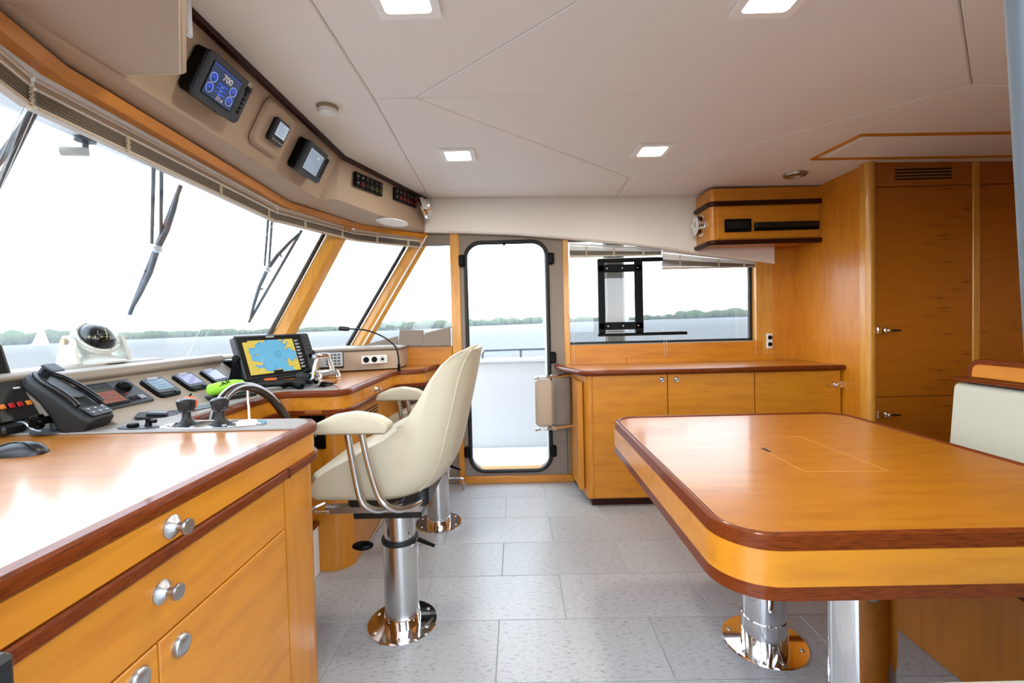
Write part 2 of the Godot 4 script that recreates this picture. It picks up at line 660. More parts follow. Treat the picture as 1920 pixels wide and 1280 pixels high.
func chart_picture() -> Image:
	var im := Image.create(400, 230, false, Image.FORMAT_RGB8)
	var land := Color(0.88, 0.79, 0.36)
	var sea := Color(0.44, 0.74, 0.88)
	var n := FastNoiseLite.new()
	n.seed = 4
	n.frequency = 0.014
	n.fractal_octaves = 4
	for y in 230:
		for x in 400:
			# open water in the middle, an inlet running to the lower right, land at both edges and below the inlet
			var u := (x - 175.0) / 150.0
			var w := (y - 105.0) / 125.0
			var v := u * u + w * w - 0.82
			if x > 255 and absf(y - (95.0 + (x - 255) * 0.42)) < 24.0:
				v = minf(v, -0.25)
			if x > 255 and y > 150 + (x - 255) * 0.25 and x < 300:
				v = minf(v, 0.1)
			v += n.get_noise_2d(x, y) * 0.9
			var c := land if v > 0.0 else sea
			if v < 0.0 and v > -0.12:
				c = Color(0.34, 0.62, 0.85)
			im.set_pixel(x, y, c)
	disc(im, Vector2i(212, 105), 21, 23.5, Color(0.25, 0.42, 0.55))
	disc(im, Vector2i(212, 105), 8, 9.5, Color(0.25, 0.42, 0.55))
	for k in 100:
		im.set_pixel(70 + k / 3, 220 - k, Color(0.9, 0.95, 0.98))
		im.set_pixel(71 + k / 3, 220 - k, Color(0.9, 0.95, 0.98))
	im.fill_rect(Rect2i(345, 0, 55, 230), Color(0.04, 0.05, 0.07))
	for k in 9:
		im.fill_rect(Rect2i(354, 10 + k * 24, 34, 4), Color(0.72, 0.75, 0.78))
		im.fill_rect(Rect2i(354, 17 + k * 24, 20 + (k * 7) % 16, 5), Color(0.85, 0.87, 0.9))
	im.fill_rect(Rect2i(0, 0, 34, 10), Color(0.08, 0.1, 0.14))
	im.fill_rect(Rect2i(150, 214, 66, 16), Color(0.08, 0.1, 0.14))
	return im

func gauge_picture(lit: bool) -> Image:
	var im := Image.create(200, 150, false, Image.FORMAT_RGB8)
	for y in 150:
		for x in 200:
			im.set_pixel(x, y, Color(0.23, 0.265, 0.38) if lit else Color(0.62, 0.66, 0.72))
	if not lit:
		im.fill_rect(Rect2i(120, 26, 26, 18), Color(0.80, 0.83, 0.86))
		return im
	for c in [Vector2i(30, 62), Vector2i(30, 112), Vector2i(168, 62), Vector2i(168, 112)]:
		disc(im, c, 0, 23, Color(0.20, 0.30, 0.72))
		disc(im, c, 20, 23, Color(0.70, 0.78, 0.95))
		disc(im, c + Vector2i(0, 12), 0, 9, Color(0.22, 0.25, 0.36))
		for k in 14:
			im.set_pixel(c.x - k / 2, c.y + 4 - k, Color(0.9, 0.92, 0.98))
	for k in 3:
		im.fill_rect(Rect2i(66, 66 + k * 20, 68, 8), Color(0.22, 0.36, 0.86))
		im.fill_rect(Rect2i(90, 76 + k * 20, 16, 4), Color(0.6, 0.66, 0.8))
	im.fill_rect(Rect2i(0, 0, 200, 3), Color(0.3, 0.4, 0.95))
	return im

func page_picture(base: Color, ink: Color, rows: int) -> Image:
	var im := Image.create(96, 96, false, Image.FORMAT_RGB8)
	im.fill(base)
	for k in rows:
		im.fill_rect(Rect2i(8, 10 + k * (84 / rows), 50 + (k * 29) % 30, 3), ink)
		im.fill_rect(Rect2i(8, 15 + k * (84 / rows), 26 + (k * 17) % 36, 3), ink.lerp(base, 0.4))
	im.fill_rect(Rect2i(0, 0, 96, 6), ink.lerp(base, 0.3))
	return im

func _ready() -> void:
	var cam := Camera3D.new()
	cam.name = "camera"
	add_child(cam)
	cam.position = Vector3(0, 1.2, 0)
	cam.rotation = Vector3(-0.0262, 0.0112, -0.0248)
	cam.near = 0.05
	cam.far = 9000.0
	cam.projection = Camera3D.PROJECTION_FRUSTUM
	cam.size = 2.0 * 0.05 * 640.0 / 853.0
	cam.frustum_offset = Vector2(0.0, -0.0165 * 0.05)
	cam.current = true
	var we := WorldEnvironment.new()
	we.name = "world"
	var env := Environment.new()
	env.background_mode = Environment.BG_SKY
	var sm := ProceduralSkyMaterial.new()
	sm.sky_top_color = Color(0.80, 0.88, 0.96)
	sm.sky_horizon_color = Color(0.97, 0.985, 1.0)
	sm.sky_curve = 0.25
	sm.ground_bottom_color = Color(0.55, 0.60, 0.64)
	sm.ground_horizon_color = Color(0.75, 0.80, 0.83)
	sm.sky_energy_multiplier = 1.0
	var sky := Sky.new()
	sky.sky_material = sm
	env.sky = sky
	env.background_energy_multiplier = 3.0
	env.tonemap_mode = Environment.TONE_MAPPER_LINEAR
	env.tonemap_exposure = 2.8
	env.volumetric_fog_enabled = true
	env.volumetric_fog_density = 0.0
	env.sdfgi_enabled = true
	env.ssao_enabled = true
	env.ssil_enabled = true
	we.environment = env
	add_child(we)
	materials()
	shell()
	lamps()
	windows()
	overhead()
	outside()
	starboard()
	helm()
	dash_gear()
	seats()
	dinette()
	aft()

func shell() -> void:
	# floor of stone-look planks, 0.6 x 0.32 m
	var g := G()
	g.span(-2.0, 3.4, -0.06, -0.004, 0.2, 3.5)
	var fl := struct("floor", g, M.grout, "pale grey stone-look plank floor")
	var seeds := RandomNumberGenerator.new()
	seeds.seed = 5
	var d := 0.30 - 0.095
	var row := 0
	while d < 3.38:
		var x0 := -0.10 if row % 2 == 0 else 0.17
		for k in range(-2, 6):
			var a := maxf(x0 + 0.6 * k, -1.0)
			var e := minf(x0 + 0.6 * (k + 1), 3.25)
			if e - a < 0.02 or d + 0.32 < 0.33:
				continue
			var t := G()
			t.span(a + 0.0012, e - 0.0012, -0.012, 0.0, maxf(d, 0.32) + 0.0012, minf(d + 0.32, 3.37) - 0.0012, 0.0015)
			part(fl, "tile", t, M["tile_%d" % seeds.randi_range(0, 2)])
		d += 0.32
		row += 1
	# ceiling: upholstered panels with seams; it falls a little towards the stern
	var ce := Node3D.new()
	ce.name = "ceiling"
	add_child(ce)
	ce.position = Vector3(0, 2.105, 0)
	ce.rotation.z = -0.02
	ce.set_meta("kind", "structure")
	var put := func(called: String, gg: Geo, m: Material) -> void:
		var o := MeshInstance3D.new()
		o.name = called
		o.mesh = mesh_of(gg.t)
		o.mesh.surface_set_material(0, m)
		ce.add_child(o, true)
	g = G()
	g.span(-1.0, 3.4, 0.014, 0.05, 0.22, 3.5)
	put.call("backing", g, M.ceiling_vinyl)
	var n1 := [-0.385, 1.856]
	var n2 := [0.731, 2.898]
	var n2n := [0.731, 0.814]
	var n3 := [1.78, 1.80]
	for poly in [
		[[-1.0, 0.3], [-0.557, 0.3], [-0.557, 1.856], [-0.612, 3.14], [-0.63, 3.45], [-1.0, 3.45]],
		[[-0.557, 0.3], [0.731, 0.3], n2n, n1, [-0.557, 1.856]],
		[[-0.557, 1.856], n1, n2, [0.741, 3.14], [-0.612, 3.14]],
		[[-0.612, 3.14], [0.741, 3.14], [0.741, 3.45], [-0.63, 3.45]],
		[n1, n3, n2],
		[n1, n2n, n3],
		[n2, n3, [3.3, 1.856], [3.3, 3.45], [0.741, 3.45], [0.741, 3.14]],
		[n2n, [0.731, 0.3], [3.3, 0.3], [3.3, 1.856], n3]]:
		g = G()
		g.plan(Geo.inset(v2(poly), 0.0015), 0.02, 0.0, 0.0045)
		put.call("panel", g, M.ceiling_vinyl)
	g = G()
	g.plan(v2([[1.73, 2.567], [1.735, 2.285], [3.25, 2.25], [3.25, 2.54]]), -0.004, 0.004, 0.003)
	put.call("hatch_panel", g, M.ceiling_vinyl)
	for e in [[[1.67, 2.59], [1.70, 2.262]], [[1.70, 2.262], [3.25, 2.235]], [[1.67, 2.59], [3.25, 2.56]]]:
		g = G()
		var a := Vector2(e[0][0], e[0][1])
		var b := Vector2(e[1][0], e[1][1])
		var s := (b - a).orthogonal().normalized() * 0.011
		g.plan(PackedVector2Array([a + s, b + s, b - s, a - s]), -0.007, 0.004, 0.002)
		put.call("hatch_trim", g, M.maple_x)
	# side wall to starboard with door and window openings
	g = G()
	g.span(-1.35, -0.41, 0.0, 1.035, 3.38, 3.47)
	g.span(-0.485, -0.44, 0.9, 1.9, 3.385, 3.47)
	g.span(0.355, 3.3, 0.0, 1.02, 3.385, 3.47)
	g.span(1.79, 3.3, 1.0, 2.2, 3.385, 3.47)
	g.span(-0.75, 3.3, 1.79, 2.2, 3.385, 3.47)
	struct("wall_starboard", g, M.door_vinyl)
	# door surround: padded panel with a rounded opening
	var c := P(-0.0675, 0.94, 3.375)
	var inner := PackedVector3Array()
	var outer := PackedVector3Array()
	for v in rr(0.60, 1.70, 0.11, 8):
		inner.append(c + Vector3(v.x, v.y, 0))
	var lo := Vector2(-0.412, 0.04) - Vector2(c.x, c.y)
	var hi := Vector2(0.352, 1.87) - Vector2(c.x, c.y)
	for v in rr(0.60, 1.70, 0.11, 8):
		var k := minf((hi.x if v.x > 0 else lo.x) / v.x if absf(v.x) > 0.001 else 1e9, (hi.y if v.y > 0 else lo.y) / v.y if absf(v.y) > 0.001 else 1e9)
		outer.append(c + Vector3(v.x * k, v.y * k, 0))
	# square corners of the outline
	for corner in [Vector2(hi.x, hi.y), Vector2(lo.x, hi.y), Vector2(lo.x, lo.y), Vector2(hi.x, lo.y)]:
		var best := 0
		for k in outer.size():
			if Vector2(outer[k].x - c.x, outer[k].y - c.y).distance_to(corner) < Vector2(outer[best].x - c.x, outer[best].y - c.y).distance_to(corner):
				best = k
		outer[best] = c + Vector3(corner.x, corner.y, 0)
	g = G()
	g.plate(outer, inner, Vector3(0, 0, -0.095))
	var dr := struct("door_1", g, M.door_vinyl, "side door opening with taupe padded surround")
	var path := PackedVector3Array()
	for v in rr(0.60, 1.70, 0.11, 8):
		path.append(c + Vector3(v.x, v.y, 0.004))
	g = G()
	g.tube(path, 0.015, 8, true)
	part(dr, "seal", g, M.rubber, 60.0, "black rubber door seal")
	for e in [[-0.395, 1.66, 0.05], [0.262, 1.66, -0.05], [0.262, 0.93, 0], [-0.39, 0.24, 0], [0.25, 0.235, 0]]:
		g = G()
		g.box(P(e[0], e[1], 3.365), Vector3(0.045, 0.085, 0.04), 0.01)
		part(dr, "clamp", g, M.black)
	g = G()
	g.span(-0.09, -0.07, 1.765, 1.785, 3.33, 3.38, 0.004)
	part(dr, "catch", g, M.black)
	g = G()
	g.span(-0.36, 0.22, 0.075, 0.10, 3.385, 3.46, 0.003)
	part(dr, "threshold", g, M.maple_pale)
	# wooden posts beside the door and the plinth beneath it
	var k2 := 0
	for e in [[-0.482, -0.412, 0.86, 1.90, 3.365, "maple_pale"], [0.350, 0.392, 0.86, 1.88, 3.365, "maple_pale"], [-0.46, 0.40, 0.0, 0.055, 3.36, "maple_x"], [-0.46, -0.415, 0.055, 0.86, 3.365, "maple_y"]]:
		k2 += 1
		g = G()
		g.span(e[0], e[1], e[2], e[3], e[4], 3.40, 0.004)
		struct("trim_%d" % k2, g, M[e[5]])
	# wooden panels under both side windows
	g = G()
	g.span(-1.0, -0.484, 0.86, 1.03, 3.362, 3.40, 0.003)
	struct("trim_5", g, M.maple_x)
	g = G()
	g.span(0.392, 1.80, 0.86, 1.015, 3.362, 3.40, 0.003)
	g.span(0.392, 1.80, 1.0, 1.015, 3.38, 3.46, 0.002)
	struct("trim_6", g, M.maple_x)
	g = G()
	g.span(1.765, 1.885, 0.86, 1.62, 3.372, 3.46, 0.003)
	struct("trim_7", g, M.maple_pale)
	g = G()
	g.span(0.80, 1.885, 0.86, 0.915, 3.33, 3.37, 0.003)
	struct("trim_8", g, M.maple_x)
	# padded valance over door and window
	var low := [[-0.66, 1.872], [-0.42, 1.862], [0.0, 1.836], [0.39, 1.795], [0.8, 1.745], [1.09, 1.705], [1.39, 1.652], [1.80, 1.590], [1.885, 1.575]]
	var pv := PackedVector2Array()
	for e in low:
		pv.append(Vector2(e[0], e[1]))
	pv.append(Vector2(1.885, 2.08))
	pv.append(Vector2(-0.66, 2.125))
	g = G()
	g.face(pv, 3.325, 3.39, 0.012)
	struct("trim_9", g, M.valance_vinyl, "cream padded valance over the side door and window")
	# side wall to port: the lens stands in its open doorway
	g = G()
	g.span(-1.35, -0.40, -0.05, 1.03, 0.22, 0.315)
	g.span(0.40, 3.3, -0.05, 1.03, 0.22, 0.315)
	g.span(-0.50, -0.40, 1.03, 2.2, 0.22, 0.315)
	g.span(0.40, 0.50, 1.03, 2.2, 0.22, 0.315)
	g.span(1.80, 3.3, 1.03, 2.2, 0.22, 0.315)
	g.span(-0.75, 3.3, 1.80, 2.2, 0.22, 0.315)
	struct("wall_port", g, M.door_vinyl)
	# hull below the windscreen
	g = G()
	g.sweep(on_level(v2([[-1.20, 0.10], [-1.53, 0.93], [-1.79, 1.28], [-1.81, 2.40], [-1.53, 2.79], [-1.24, 3.52]]), 0.0), v2([[-0.05, -0.06], [0.0, -0.06], [0.0, 1.035], [-0.05, 1.035]]))
	struct("wall_bow", g, M.gel_white)
	# aft walls
	g = G()
	g.span(3.25, 3.34, -0.05, 2.2, 0.2, 3.5)
	struct("wall_aft", g, M.maple_y)
	# roof over the cabin, with the brow that shades the windscreen
	g = G()
	g.plan(v2([[-1.46, 0.6], [-1.60, 0.95], [-1.775, 1.35], [-1.775, 2.35], [-1.66, 2.98], [-1.0, 3.62], [3.5, 3.62], [3.5, 0.08], [-1.0, 0.08]]), 2.16, 2.24, 0.01)
	struct("roof", g, M.roof_white)
	g = G()
	g.plan(v2([[-1.10, 0.1], [-1.46, 0.6], [-1.60, 0.95], [-1.775, 1.35], [-1.775, 2.35], [-1.66, 2.98], [-1.10, 3.62], [-0.72, 3.52], [-1.16, 3.06], [-1.36, 2.44], [-1.36, 1.25], [-1.16, 0.64], [-0.75, 0.2]]), 1.99, 2.17, 0.01)
	struct("roof_brow", g, M.roof_white)

func lamps() -> void:
	# four square ceiling lamps
	for e in [[-0.295, 2.48, "by the overhead switches"], [0.738, 2.44, "nearest the overhead cupboard"], [-0.29, 1.275, "over the front helm chair"], [0.739, 1.29, "above the dining table edge"]]:
		var h: float = 2.105 - 0.02 * e[0]
		var at := P(e[0], h, e[1])
		var t := thing("ceiling_lamp", "square white glowing ceiling lamp " + e[2], "ceiling lamp", at, "square ceiling lamps")
		var g := G()
		var ou := PackedVector3Array()
		var inn := PackedVector3Array()
		for v in rr(0.185, 0.185, 0.012, 4):
			ou.append(at + Vector3(v.x, -0.009, v.y))
		for v in rr(0.135, 0.135, 0.016, 4):
			inn.append(at + Vector3(v.x, -0.009, v.y))
		g.plate(ou, inn, Vector3(0, 0.008, 0))
		part(t, "frame", g, M.lamp_frame)
		g = G()
		for v in [0]:
			g.plan(rr(0.135, 0.135, 0.016, 4), -0.005, 0.0, 0.0)
		var s := G()
		for v in g.t:
			s.t.append(v + at + Vector3(0, 0, 0))
		part(t, "diffuser", s, M.lamp_glow)
		var l := AreaLight3D.new()
		l.name = "light"
		t.add_child(l)
		l.position = Vector3(0, -0.012, 0)
		l.rotation.x = -PI / 2
		l.area_size = Vector2(0.13, 0.13)
		l.light_energy = 0.30
		l.light_color = Color(1.0, 0.975, 0.93)
		l.area_range = 8.0
		l.area_attenuation = 2.0
		l.shadow_enabled = true
	# unlit round downlight and smoke alarm
	var g := G()
	var at := P(1.74, 2.068, 2.85)
	g.lathe([Vector2(0.0, -0.002), Vector2(0.04, -0.003), Vector2(0.048, -0.012), Vector2(0.062, -0.012), Vector2(0.068, 0.0), Vector2(0.0, 0.002)], Transform3D(Basis.IDENTITY, at), 28)
	one("downlight", g, M.satin, "round satin metal downlight, unlit, near the ceiling hatch", "downlight")
	at = P(-0.77, 2.119, 1.92)
	var t := thing("smoke_alarm", "small round white alarm on the ceiling beside the overhead console", "smoke alarm", at)
	g = G()
	g.lathe([Vector2(0.0, -0.034), Vector2(0.026, -0.034), Vector2(0.036, -0.028), Vector2(0.039, -0.014), Vector2(0.0, -0.013)], Transform3D(Basis.IDENTITY, at), 28)
	part(t, "cover", g, M.white)
	g = G()
	g.lathe([Vector2(0.0, -0.014), Vector2(0.041, -0.014), Vector2(0.043, 0.0), Vector2(0.0, 0.0)], Transform3D(Basis.IDENTITY, at), 28)
	part(t, "mount", g, M.khaki)

func windows() -> void:
	var top := [[-0.70, 0.26], [-1.13, 0.70], [-1.30, 1.25], [-1.33, 2.42], [-1.13, 3.02], [-0.70, 3.46]]
	var bot := [[-1.24, 0.26], [-1.50, 0.95], [-1.74, 1.30], [-1.76, 2.38], [-1.50, 2.74], [-1.24, 3.46]]
	for i in 5:
		var a := P(bot[i][0], 1.03, bot[i][1])
		var b := P(bot[i + 1][0], 1.03, bot[i + 1][1])
		var c := P(top[i + 1][0], 1.89, top[i + 1][1])
		var d := P(top[i][0], 1.89, top[i][1])
		var n := (b - a).cross(d - a).normalized() * 0.003
		var g := G()
		g.loft([PackedVector3Array([a - n, b - n, c - n, d - n]), PackedVector3Array([a + n, b + n, c + n, d + n])])
		struct("window_%d" % (i + 1), g, M.glass)
	# side windows: a triangle before the door, a long pane behind it
	for e in [[3.42, "window_6", "window_7"], [0.27, "window_8", "window_9"]]:
		var g := G()
		g.face(v2([[-1.24, 1.03], [-0.482, 1.03], [-0.482, 1.87], [-0.70, 1.87]]), e[0], e[0] + 0.006, 0.0)
		struct(e[1], g, M.glass if e[0] > 1.0 else M.clear_glass)
		g = G()
		g.face(v2([[0.385, 1.01], [1.79, 1.01], [1.79, 1.8], [0.385, 1.8]]), e[0] + 0.02, e[0] + 0.026, 0.0)
		var o := struct(e[2], g, M.tinted if e[0] > 1.0 else M.clear_glass)
		if e[0] > 1.0:
			g = G()
			g.span(0.385, 1.775, 1.012, 1.036, 3.43, 3.462, 0.003)
			g.span(1.745, 1.772, 1.012, 1.75, 3.43, 3.462, 0.003)
			part(o, "frame", g, M.rubber)
	# raked wooden mullions
	var k := 9
	for e in [[P(-1.475, 1.02, 2.72), P(-1.10, 1.88, 2.97), Vector3(0.75, 0, 0.66)], [P(-1.205, 1.02, 3.40), P(-0.665, 1.88, 3.40), Vector3(0.35, 0, 0.93)], [P(-1.475, 1.02, 0.98), P(-1.10, 1.88, 0.73), Vector3(0.75, 0, -0.66)], [P(-1.205, 1.02, 0.29), P(-0.665, 1.88, 0.29), Vector3(0.35, 0, -0.93)]]:
		k += 1
		var d: Vector3 = (e[1] - e[0]).normalized()
		var n: Vector3 = (e[2] - d * e[2].dot(d)).normalized()
		var w: Vector3 = d.cross(n)
		var rings := []
		for p in [e[0], e[1]]:
			var r := PackedVector3Array()
			for v in [[-0.055, -0.03], [0.055, -0.03], [0.055, 0.006], [0.012, 0.034], [-0.012, 0.034], [-0.055, 0.006]]:
				r.append(p + w * v[0] + n * v[1])
			rings.append(r)
		var g := G()
		g.loft(rings)
		var post := struct("trim_%d" % k, g, M.maple_pale, "raked maple windscreen post", 20.0)
		g = G()
		var aside := Vector3(-0.080, 0, 0.034 * signf(e[2].z))
		g.rod(e[0] + aside, e[1] + aside, 0.015, 0.013, 8)
		part(post, "seal", g, M.rubber)
	# bright strip down the corner post
	var g := G()
	g.rod(P(-1.16, 1.03, 3.355), P(-0.645, 1.85, 3.355), 0.006, 0.006, 8)
	struct("trim_14", g, M.rail_white)

func display_box(t: Node3D, c: Vector3, n: Vector3, w: float, h: float, depth: float, m: Material, r := 0.018) -> Transform3D:
	# c is the middle of the front face; returns the frame of that face
	var x := frame(c, n)
	var g := G()
	g.slab(rr(w, h, r), -0.022, 0.0, x, 0.006)
	part(t, "bezel", g, m)
	g = G()
	g.slab(rr(w * 0.97, h * 0.97, r), -depth, -0.02, x, 0.006)
	part(t, "housing", g, M.black)
	return x

func overhead() -> void:
	var t := thing("overhead_console", "taupe vinyl overhead console with gauges above the windscreen", "overhead console", P(-1.1, 1.86, 1.85))
	var g := G()
	g.face(v2([[-0.925, 2.13], [-1.05, 1.887], [-1.075, 1.878], [-1.22, 1.862], [-1.36, 1.862], [-1.36, 2.16], [-0.925, 2.16]]), 0.86, 2.462, 0.004)
	part(t, "centre_section", g, M.taupe_vinyl, 30.0)
	g = G()
	g.loft([
		PackedVector3Array([P(-0.925, 2.16, 2.46), P(-0.965, 1.891, 2.482), P(-1.05, 1.884, 2.455), P(-1.22, 1.862, 2.43), P(-1.36, 1.862, 2.40), P(-1.36, 2.16, 2.40)]),
		PackedVector3Array([P(-0.785, 2.16, 2.92), P(-0.80, 1.890, 2.925), P(-0.815, 1.882, 2.93), P(-1.03, 1.862, 2.99), P(-1.16, 1.862, 3.04), P(-1.16, 2.16, 3.04)]),
		PackedVector3Array([P(-0.642, 2.16, 3.37), P(-0.652, 1.885, 3.37), P(-0.662, 1.877, 3.37), P(-0.67, 1.862, 3.42), P(-0.72, 1.862, 3.48), P(-0.72, 2.16, 3.48)])])
	part(t, "corner_section", g, M.taupe_vinyl, 58.0)
	# the same corner on the port side, mostly out of sight
	g = G()
	g.loft([
		PackedVector3Array([P(-0.925, 2.16, 0.95), P(-0.925, 1.892, 0.95), P(-1.06, 1.884, 0.95), P(-1.22, 1.862, 0.95), P(-1.36, 1.862, 0.95), P(-1.36, 2.16, 0.95)]),
		PackedVector3Array([P(-0.642, 2.16, 0.30), P(-0.652, 1.885, 0.30), P(-0.662, 1.877, 0.30), P(-0.67, 1.862, 0.28), P(-0.72, 1.862, 0.22), P(-0.72, 2.16, 0.22)])])
	part(t, "corner_section", g, M.taupe_vinyl, 30.0)
	# deep padded locker that hangs lower at the port end
	g = G()
	g.plan(fillet([[-1.06, 1.25], [-0.884, 1.25, 0.012], [-0.60, 0.86], [-1.06, 0.86]]), 1.893, 2.13, 0.008)
	var lk := part(t, "locker", g, M.taupe_vinyl)
	g = G()
	var st := PackedVector3Array([P(-1.04, 1.8925, 1.236), P(-0.892, 1.8925, 1.236), P(-0.62, 1.8925, 0.87)])
	g.tube(st, 0.0018, 6)
	part(lk, "stitching", g, M.cord)
	g = G()
	g.box(P(-0.842, 2.045, 1.205), Vector3(0.012, 0.15, 0.02), 0.003)
	part(lk, "hinge", g, M.alu)
	# mahogany fillet where the console meets the ceiling
	g = G()
	g.sweep(on_level(v2([[-0.918, 0.9], [-0.918, 2.486], [-0.634, 3.36]]), 2.118), v2([[-0.008, -0.016], [0.012, -0.016], [0.012, 0.012], [-0.008, 0.012]]))
	struct("trim_15", g, M.mahogany_dark, "dark mahogany fillet along the ceiling edge")
	# maple header over the windscreen
	g = G()
	g.sweep(on_level(v2([[-0.85, 0.45], [-1.075, 0.93], [-1.135, 1.13], [-1.215, 2.41], [-1.035, 3.0], [-0.655, 3.41]]), 1.85), v2([[-0.022, -0.012], [0.022, -0.018], [0.034, 0.012], [-0.022, 0.012]]))
	struct("trim_16", g, M.maple_z, "maple header above the windscreen blinds")
	# gauges on the sloping face
	var a := deg_to_rad(28.0)
	var n := Vector3(cos(a), -sin(a), 0)
	var lit := shiny_screen("gauge_screen", gauge_picture(true), 0.34)
	var pale := shiny_screen("pale_screen", gauge_picture(false), 0.30)
	var k := 0
	for e in [[Vector3(-0.931, 1.980, -1.497), lit, "dark grey engine display showing 700 and blue dials, on the overhead console"], [Vector3(-0.936, 1.972, -2.165), pale, "dark grey engine display with a blank pale screen, on the overhead console"]]:
		var d := thing("engine_display", e[2], "display", e[0] + Vector3(-0.05, 0.0, 0))
		var x := display_box(d, e[0], n, 0.222, 0.15, 0.062, M.slate)
		var g2 := G()
		g2.slab(rr(0.146, 0.108, 0.004), -0.003, 0.0005, x.translated_local(Vector3(-0.018, 0.0, 0)), 0.0)
		part(d, "screen_surround", g2, M.black)
		panel(d, "screen", x * Vector3(-0.018, 0.0, 0.0015), x.basis.x * 0.0685, x.basis.y * 0.0505, e[1])
		for i in 5:
			var g3 := G()
			g3.slab(rr(0.011, 0.011, 0.005), 0.0, 0.003, x.translated_local(Vector3(0.085, -0.035 + i * 0.016, 0)), 0.001)
			part(d, "button", g3, M.black)
		var gk := G()
		gk.slab(rr(0.022, 0.022, 0.0108), 0.0, 0.0035, x.translated_local(Vector3(0.085, 0.047, 0)), 0.001)
		part(d, "rocker", gk, M.black)
		var gl := G()
		gl.slab(rr(0.020, 0.012, 0.001), 0.0, 0.001, x.translated_local(Vector3(0.086, 0.0665, 0)), 0.0)
		part(d, "badge", gl, M.white)
		letters(d, "CAT", x.translated_local(Vector3(0.086, 0.0665, 0.0014)), 0.008, M.black)
		var gy := G()
		gy.slab(v2([[-0.004, -0.003], [0.004, -0.003], [0.0, 0.003]]), 0.0, 0.0018, x.translated_local(Vector3(0.086, 0.0625, 0)), 0.0)
		part(d, "badge_triangle", gy, M.amber_key)
		if k == 0:
			letters(d, "700", x.translated_local(Vector3(-0.012, 0.028, 0.002)), 0.021, M.white)
			letters(d, "27.4", x.translated_local(Vector3(-0.012, -0.040, 0.002)), 0.012, M.white)
		k += 1
	# small instrument in its padded frame
	var c := Vector3(-0.975, 2.009, -1.872) + n * 0.006
	var d := thing("instrument_cover", "rounded taupe padded cover plate around the small overhead instrument", "cover plate", c - n * 0.01)
	var x := frame(c, n)
	g = G()
	g.slab(rr(0.215, 0.185, 0.035), -0.02, 0.006, x, 0.008)
	part(d, "pad", g, M.taupe_vinyl)
	g = G()
	var ring := PackedVector3Array()
	for v in rr(0.217, 0.187, 0.036):
		ring.append(x * Vector3(v.x, v.y, -0.008))
	g.tube(ring, 0.004, 6, true)
	part(d, "piping", g, M.taupe_vinyl)
	d = thing("small_display", "small square black instrument with a white screen, middle of the overhead console", "display", Vector3(-0.98, 1.96, -1.868))
	x = display_box(d, Vector3(-0.944, 1.991, -1.868), n, 0.098, 0.098, 0.042, M.graphite, 0.01)
	panel(d, "screen", x * Vector3(0.0, 0.012, 0.001), x.basis.x * 0.036, x.basis.y * 0.029, shiny_screen("page_a", page_picture(Color(0.72, 0.76, 0.82), Color(0.35, 0.38, 0.45), 5), 0.33))
	for i in 5:
		g = G()
		g.slab(rr(0.010, 0.007, 0.003), 0.0, 0.002, x.translated_local(Vector3(-0.032 + i * 0.016, -0.035, 0)), 0.0)
		part(d, "button", g, M.silver_key)
	# two switch panels on the corner
	var e0 := Vector3(0.31, 0.02, -0.95).normalized()
	var nn := e0.cross(Vector3.UP)
	nn = (nn if nn.x > 0.0 else -nn) - Vector3(0, 0.06, 0)
	k = 0
	for e in [[Vector3(-0.848, 2.030, -2.69), 0.262, "black switch panel with one red ring, nearer the gauges"], [Vector3(-0.725, 2.052, -3.075), 0.275, "black switch panel with many red rings, nearest the side wall"]]:
		d = thing("switch_panel", e[2], "switch panel", e[0] - nn * 0.01 - Vector3(0, 0.04, 0), "overhead switch panels")
		x = frame(e[0], nn, e0)
		x.origin += nn.normalized() * 0.004
		g = G()
		g.slab(rr(e[1], 0.082, 0.008), -0.016, 0.0, x, 0.003)
		part(d, "plate", g, M.black)
		for r in 2:
			for i in 6:
				var p := Vector3(-e[1] / 2 + e[1] / 6 * (i + 0.5), 0.018 - r * 0.036, 0)
				g = G()
				g.lathe([Vector2(0, 0.004), Vector2(0.010, 0.004), Vector2(0.0125, 0.0)], x * Transform3D(Basis(Vector3.RIGHT, PI / 2), p), 14)
				var b := part(d, "button", g, M.anthracite)
				var red: bool = (k == 0 and r == 1 and i == 1) or (k == 1 and (r == 1 and i > 0 or r == 0 and (i == 2 or i == 5)))
				var amber: bool = k == 0 and r == 1 and i > 2
				if red or amber or i < 2:
					g = G()
					var path := PackedVector3Array()
					for q in 12:
						path.append(x * (p + Vector3(cos(TAU * q / 12) * 0.0125, sin(TAU * q / 12) * 0.0125, 0.003)))
					if red or amber:
						g.tube(path, 0.0014, 5, true)
						part(b, "ring", g, M.red_key if red else M.olive_lcd)
					else:
						g.slab(rr(0.006, 0.006, 0.001), 0.004, 0.005, x.translated_local(p), 0.0)
						part(b, "symbol", g, M.white)
		k += 1
	# speaker in the underside, spotlight at the end of the console
	var sn := Vector3(-0.09, -1.0, 0.03).normalized()
	x = frame(P(-0.795, 1.872, 2.97), sn, Vector3(0.95, 0, -0.3))
	d = thing("ceiling_speaker", "round cream loudspeaker grille under the overhead console corner", "speaker", x.origin)
	g = G()
	g.lathe([Vector2(0, 0.006), Vector2(0.094, 0.006), Vector2(0.096, 0.002)], x * Transform3D(Basis(Vector3.RIGHT, PI / 2), Vector3.ZERO), 36)
	part(d, "grille", g, M.valance_vinyl)
	g = G()
	ring = PackedVector3Array()
	for q in 36:
		ring.append(x * Vector3(cos(TAU * q / 36) * 0.099, sin(TAU * q / 36) * 0.099, 0.005))
	g.tube(ring, 0.005, 6, true)
	part(d, "rim", g, M.white)
	d = thing("reading_spotlight", "round chrome spotlight at the console end by the side wall", "spotlight", P(-0.60, 2.03, 3.325))
